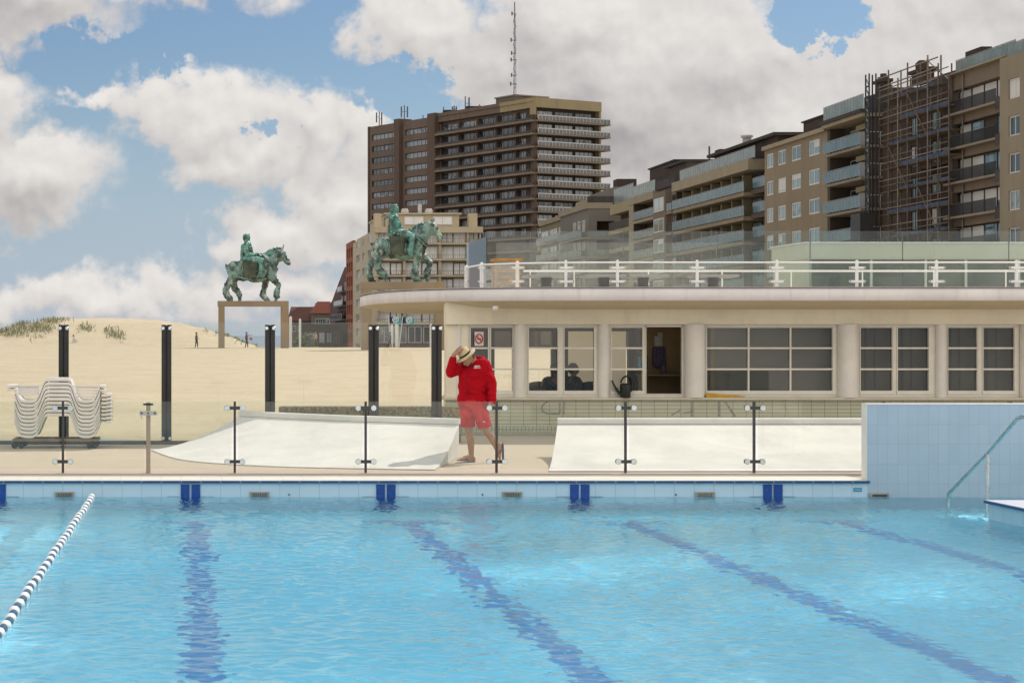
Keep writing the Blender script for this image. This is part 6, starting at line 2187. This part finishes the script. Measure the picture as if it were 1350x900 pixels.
figure('grey clad person standing between the flags and the last black post', crest(595 - 28, 211) + Vector((2.1, 0, 0)), R(60), c_grey, c_grey, (DOWN, DOWN), hgt=1.6, hair=c_grey)
p_ = P(97, 458, 214)
p_.z = tz(p_.x, 214) - .02
figure('person in a white shirt sitting on the sand in front of the dune', p_ + Vector((0, 0, -.42)), R(-30), c_white, c_white, (((.12, .24, 1.16), (.32, .18, 1.05)), ((.12, .24, 1.16), (.32, .18, 1.05))), seated=True)

# seated people in the room
yp = 38.9
chair0 = None
for i, (px, lb, face, sh_m, lab2) in enumerate(((731, 'seated person facing away behind the left sash of the second window', R(100), c_char, 'dark round backed chair under the person behind the left sash'),
                                                 (756, 'seated person leaning right behind the right sash of the second window', R(20), c_brown, 'dark round backed chair under the person behind the right sash'),
                                                 (707, None, 0, None, 'empty dark round backed chair low behind the left sash'), (776, None, 0, None, 'empty dark round backed chair low behind the right sash'))):
    x = X_(px, yp)
    yy = yp if lb else yp - .9
    x = X_(px, yy)
    if lb:
        figure(lb, (x, yp, .0), face, sh_m, c_black, (((.12, .27, 1.12), (.36, .2, 1.08)), ((.12, .27, 1.12), (.36, .2, 1.08))), seated=True, group='people seated in the pavilion')
    if chair0 is None:
        chair0 = thing('tub_chair', lab2, 'chair', (x, yy, 0), 'chairs inside the pavilion')
        MB().lathe([(.22, 0), (.24, .03), (.24, .06), (.1, .065)], (0, 0, .36), 20).build('seat', c_black, chair0, local=True)
        bk_ = MB()
        for a in np.linspace(PI * 1.15, PI * 1.85, 15):
            bk_.bar((.25 * math.cos(a), .25 * math.sin(a), .38), (.28 * math.cos(a), .28 * math.sin(a), .74 + .12 * math.sin((a - PI * 1.15) / .7)), .075, .03, up=(math.cos(a), math.sin(a), 0))
        bk_.build('backrest', c_black, chair0, local=True)
        for a in (.8, 2.3, 3.9, 5.5):
            MB().tube([(.18 * math.cos(a), .18 * math.sin(a), .37), (.24 * math.cos(a), .24 * math.sin(a), 0)], .016, 8).build('leg', M['black_steel'], chair0, local=True)
    else:
        c = copy_tree(chair0)
        c.location = (x, yy, 0)
        c['label'] = lab2
        if not lb:
            c.scale = (1.25, 1.0, 1.12)

# ------------------------------------------------------------------ the man in red
MX, MY = X_(623, 28.5), 28.5
man = thing('person', 'person in red jacket and shorts walking left with one hand on a straw hat', 'person', (MX, MY, 0))
f_ = Vector((-.62, -.785, 0))                        # chest direction
l_ = Vector((.785, -.62, 0))                         # his left
sl, sr = Vector((.165, -.11, 1.44)), Vector((-.115, .10, 1.43))
el, wl = Vector((.262, -.15, 1.17)), Vector((.262, -.20, .93))
er, wr = Vector((-.325, -.03, 1.335)), Vector((-.292, -.115, 1.585))
hatn = Vector((-.60, -.16, .78)).normalized()
hatc = Vector((-.112, -.085, 1.575))
headc = hatc - hatn * .035 + Vector((.006, .004, -.01))
body = MB()
gz = Vector((-.55, -.30, -.72)).normalized()         # where the face looks
gup = hatn
gside = gz.cross(gup).normalized()
gup = gside.cross(gz).normalized()
rot = Matrix((gside, -gz, gup)).transposed()         # columns: side, back, up
body.ell(headc, (.076, .097, .108), rot, 20)
body.ell(headc + gz * .045 - gup * .055, (.055, .055, .055), rot)           # jaw
body.capsule(headc + gz * .092 + gup * .012, headc + gz * .112 - gup * .022, .012, .016, 8)   # nose
for s in (-1, 1):
    body.ell(headc + gside * s * .078 - gz * .012 - gup * .012, (.012, .022, .032), rot, 10)
    body.capsule(headc + gside * s * .012 + gz * .088 + gup * .028, headc + gside * s * .05 + gz * .08 + gup * .028, .010, .008, 8)
body.capsule(headc + gz * .096 - gup * .062 - gside * .02, headc + gz * .096 - gup * .062 + gside * .02, .009, .009, 8)
body.capsule(Vector((.035, .0, 1.40)), headc - gz * .055 - gup * .03, .066, .056)
body.capsule(Vector((.02, 0, .98)), Vector((.02, 0, 1.34)), .09, .10)
body.capsule(Vector((-.03, .05, .92)), Vector((.06, -.06, .92)), .09, .09)
for a, b, c in ((sl, el, wl), (sr, er, wr)):
    body.capsule(a, b, .05, .042)
    body.capsule(b, c, .042, .03)


def hand(p, d, side, nrm, curl, k=1.0, spread=.0):
    """Palm from the wrist p along d; fingers curl towards -nrm; thumb leaves the palm's side."""
    d, side, nrm = d.normalized(), side.normalized(), nrm.normalized()
    for s in (-.03, -.01, .01, .03):
        body.capsule(p + side * s * .5, p + d * .085 * k + side * s, .017, .0135, 8, rings=3)
    for j, (s, L) in enumerate(((-.034, .068), (-.0115, .082), (.0115, .078), (.034, .06))):
        q = p + d * .085 * k + side * s
        dirn = (d + side * s * spread).normalized()
        for seg in range(3):
            ang = curl * (.6 + seg * .9)
            v_ = (dirn * math.cos(ang) - nrm * math.sin(ang)).normalized()
            q2 = q + v_ * L * (.46, .32, .26)[seg]
            body.capsule(q, q2, .0095 - seg * .0006, .009 - seg * .0008, 8, rings=3)
            q = q2
    q = p + d * .03 + side * .03
    q2 = q + (d * .6 + side * .8).normalized() * .042 - nrm * .008
    q3 = q2 + (d * .9 + side * .25 - nrm * .25).normalized() * .034
    body.capsule(q, q2, .013, .011, 8, rings=3)
    body.capsule(q2, q3, .0105, .009, 8, rings=3)


# raised hand lies over the front of the crown, fingers pointing up over it
crown = hatc + hatn * .10
dh = (crown + hatn * .035 + Vector((-.01, -.075, 0)) - wr)
hand(wr + dh.normalized() * .015, dh, dh.cross(Vector((-.35, -.75, .55))), Vector((-.35, -.75, .55)), .30, 1.0, 3.0)
hand(wl, Vector((.02, -.06, -1)), Vector((-.7, -.6, 0)), Vector((.75, -.6, .0)), .28)
# legs: near-vertical standing leg, trailing leg about to swing
hR, kR, aR = Vector((-.055, .07, .88)), Vector((-.062, .03, .475)), Vector((-.01, .05, .085))
hL, kL, aL = Vector((.075, -.06, .88)), Vector((.185, -.08, .475)), Vector((.345, -.01, .225))
for h, kn, an in ((hR, kR, aR), (hL, kL, aL)):
    body.capsule(h, kn, .085, .056)
    kd = (an - kn).normalized()
    body.capsule(kn, kn + kd * .17 + Vector((.02, .01, 0)), .054, .057)
    body.capsule(kn + kd * .16 + Vector((.02, .01, 0)), an, .055, .036)
# feet with toes
for an, hd_, td in ((aR, Vector((.035, .03, -.045)), Vector((-.21, -.075, -.052))), (aL, Vector((.055, .0, .03)), Vector((.05, -.06, -.165)))):
    heel, toe = an + hd_, an + td
    fd = (toe - heel).normalized()
    sd_ = fd.cross(Vector((0, 0, 1)) if abs(fd.z) < .8 else Vector((1, 0, 0))).normalized()
    body.capsule(an, heel, .037, .035)
    body.capsule(an, an.lerp(toe, .55), .036, .030)
    body.capsule(heel, an.lerp(toe, .8), .032, .026)
    for j, s in enumerate((-.034, -.016, .0, .016, .033)):
        body.capsule(an.lerp(toe, .72) + sd_ * s * .7, toe + sd_ * s + fd * (.02 - abs(j - 1) * .008), .014, .0115 if j else .014, 8, rings=3)
sculpt('body', body, .0062, M['skin'], man, smooth=3)

# jacket
jk = MB()
jk.ell((.03, -.005, 1.27), (.185, .14, .22), Matrix.Rotation(math.atan2(l_.y, l_.x), 3, 'Z'), 20)
jk.capsule(Vector((-.085, .07, .93)), Vector((.10, -.075, .93)), .135, .135)
jk.capsule(Vector((-.07, .06, 1.12)), Vector((.095, -.07, 1.12)), .14, .14)
jk.capsule(Vector((-.07, .06, 1.33)), Vector((.11, -.07, 1.35)), .12, .12)
jk.capsule(Vector((-.07, .055, .84)), Vector((.105, -.06, .84)), .13, .13)
jk.capsule(Vector((-.085, .03, 1.27)), Vector((-.085, .03, .88)), .118, .115)
jk.capsule(Vector((.12, -.06, 1.3)), Vector((.105, -.05, .88)), .12, .115)
jk.capsule(sr, sl, .082, .085)
jk.capsule(sl, el, .083, .073)
jk.capsule(el, wl + Vector((0, 0, .0)), .073, .058)
jk.capsule(sr, er, .083, .076)
jk.capsule(er, er.lerp(wr, .72), .078, .058)
jk.capsule(er + Vector((.0, 0, -.02)), er.lerp(sr, .35) + Vector((0, 0, -.03)), .075, .07)
jk.capsule(wl + Vector((0, 0, .01)), wl + Vector((0, 0, -.02)), .062, .058)
# folds
for a, b, r_ in (((.21, -.20, 1.30), (.28, -.21, 1.22), .03), ((.20, -.215, 1.12), (.30, -.20, 1.06), .028), ((.21, -.225, 1.02), (.29, -.23, 1.0), .026), ((-.22, -.02, 1.30), (-.30, -.08, 1.40), .03), ((-.03, -.13, 1.05), (.10, -.19, 1.00), .03), ((-.08, -.10, 1.22), (-.02, -.15, 1.10), .025), ((.06, -.19, 1.2), (.14, -.2, 1.06), .024), ((-.16, .0, 1.38), (-.06, -.08, 1.30), .03)):
    jk.capsule(a, b, r_, r_ * .8)
# hood bunched behind the neck and collar
for t_ in np.linspace(0, 1, 9):
    a = PI * (.02 + t_ * .96)
    c = Vector((.045, .0, 1.475)) + l_ * .115 * math.cos(a) - f_ * (.10 * math.sin(a)) + Vector((0, 0, .025 * math.sin(a)))
    jk.ell(c, (.052, .052, .05 + .02 * math.sin(a)))
jk.capsule(Vector((.10, -.10, 1.485)), Vector((.03, -.12, 1.42)), .04, .03)
jacket = sculpt('jacket', jk, .0105, M['red_cloth'], man, smooth=4, lump=.010, lump_size=.07)
# zip and emblem follow the chest surface
dg = bpy.context.evaluated_depsgraph_get()
from mathutils.bvhtree import BVHTree
jb = BVHTree.FromObject(jacket, dg)


def on_jacket(x, z, off=.003):
    h = jb.ray_cast(Vector((x, -2, z)), Vector((0, 1, 0)))
    return (h[0] + Vector((0, -off, 0))) if h[0] else Vector((x, -.2, z))


zp = MB().tube([on_jacket(-.085 + .004 * math.sin(z * 9), z, .001) for z in np.linspace(.80, 1.37, 20)], .005, 6)
zp.build('zip', mat('dark_red', (.16, .005, .008), .7, .1, 20), jacket, local=True)
em = MB()
for (x, z, wd_, h_) in ((.015, 1.415, .010, .018), (.030, 1.416, .012, .020), (.046, 1.417, .010, .016), (.062, 1.416, .011, .020), (.078, 1.417, .009, .014), (.012, 1.392, .016, .012), (.035, 1.391, .020, .014), (.060, 1.392, .018, .012), (.082, 1.394, .010, .010)):
    c = on_jacket(x, z)
    em.bar(c - Vector((wd_, -.001, 0)), c + Vector((wd_, .002, 0)), .002, h_)
em.build('chest_emblem', M['sign_white'], jacket, local=True)
# shorts
so_ = MB()
so_.capsule(Vector((-.045, .04, .88)), Vector((.07, -.055, .88)), .14, .14)
for h, kn, r0, r1 in ((hR, kR, .125, .105), (hL, kL, .128, .108)):
    e = h.lerp(kn, .90)
    ax = (e - h).normalized()
    L_ = (e - h).length
    so_.lathe([(1e-4, -.05), (r0 * .9, -.05), (r0, .05), (r1 * 1.02, L_ * .6), (r1, L_), (1e-4, L_)], h, 22, 0, ax)
for a, b, r_ in (((-.17, .0, .72), (-.13, -.07, .60), .026), ((.05, -.15, .78), (.10, -.17, .62), .026), ((.16, -.13, .70), (.18, -.14, .58), .024)):
    so_.capsule(a, b, r_, r_)
shorts = sculpt('shorts', so_, .0105, M['red_shorts'], man, smooth=2, lump=.016, lump_size=.08)
sb2 = BVHTree.FromObject(shorts, bpy.context.evaluated_depsgraph_get())
em = MB()
for x, z, wd_, h_ in ((.125, .607, .012, .012), (.150, .606, .008, .014)):
    h = sb2.ray_cast(Vector((x, -2, z)), Vector((0, 1, 0)))
    if h[0]:
        c = h[0] - Vector((0, .002, 0))
        em.bar(c - Vector((wd_, 0, 0)), c + Vector((wd_, 0, 0)), .002, h_)
if em.v:
    em.build('hem_emblem', M['sign_white'], shorts, local=True)
# hat
ht = MB()
wav = []
ht.lathe([(.158, -.012), (.160, -.006), (.13, .004), (.098, .010), (.094, .02), (.090, .06), (.082, .098), (.062, .118), (.03, .112), (.001, .108)], hatc, 36, 0, hatn, 1.0)
ht.lathe([(.001, .100), (.03, .104), (.058, .108), (.078, .094), (.086, .058), (.090, .016), (.096, .003), (.13, -.004), (.157, -.0125)], hatc, 36, 0, hatn, 1.0)
hat = ht.build('straw_hat', M['straw'], man, local=True)
MB().lathe([(.0945, .012), (.0965, .013), (.0945, .042), (.0925, .041)], hatc, 36, 0, hatn).build('hat_band', M['black_band'], hat, local=True)
# beard
bd_ = MB()
bd_.ell(headc + gz * .050 - gup * .068, (.056, .050, .046), rot)
bd_.ell(headc - gz * .045 - gup * .02, (.080, .065, .07), rot)
sculpt('hair_and_beard', bd_, .012, mat('beard', (.10, .055, .035), .8, .2, 20), man, smooth=2)
# flip flops
for an, hd_, td, nrm in ((aR, Vector((.035, .03, -.045)), Vector((-.21, -.075, -.052)), Vector((0, 0, -1))), (aL, Vector((.055, .0, .03)), Vector((.05, -.06, -.165)), Vector((1, .1, .25)))):
    heel, toe = an + hd_, an + td
    fd = (toe - heel).normalized()
    nn = (nrm - fd * nrm.dot(fd)).normalized()
    sd_ = fd.cross(nn).normalized()
    poly = []
    Lf = (toe - heel).length
    for i in range(24):
        a = 2 * PI * i / 24
        u = .5 - .5 * math.cos(a)
        wd_ = .036 + .016 * u
        poly.append((u * (Lf + .075) - .035, math.sin(a) * wd_))
    fl_ = MB().prism(poly, lambda p, q, t_: heel + fd * p + sd_ * q + nn * t_, .034, .052, 0)
    fo = fl_.build('flip_flop', M['rubber_navy'], man, local=True)
    v0 = heel + fd * Lf * .80 - nn * .028
    MB().tube([heel + fd * Lf * .42 + sd_ * .045 + nn * .03, heel + fd * Lf * .55 + sd_ * .036 - nn * .015, v0, heel + fd * Lf * .55 - sd_ * .036 - nn * .015, heel + fd * Lf * .42 - sd_ * .045 + nn * .03], .006, 6).build('strap', M['rubber_navy'], fo, local=True)
    MB().prism([(p * .94 + .004, q * .88) for p, q in poly], lambda p, q, t_: heel + fd * p + sd_ * q + nn * t_, .0521, .0535, 0).build('sole', mat('sole_grey', (.42, .36, .38), .8, .1, 20), fo, local=True)
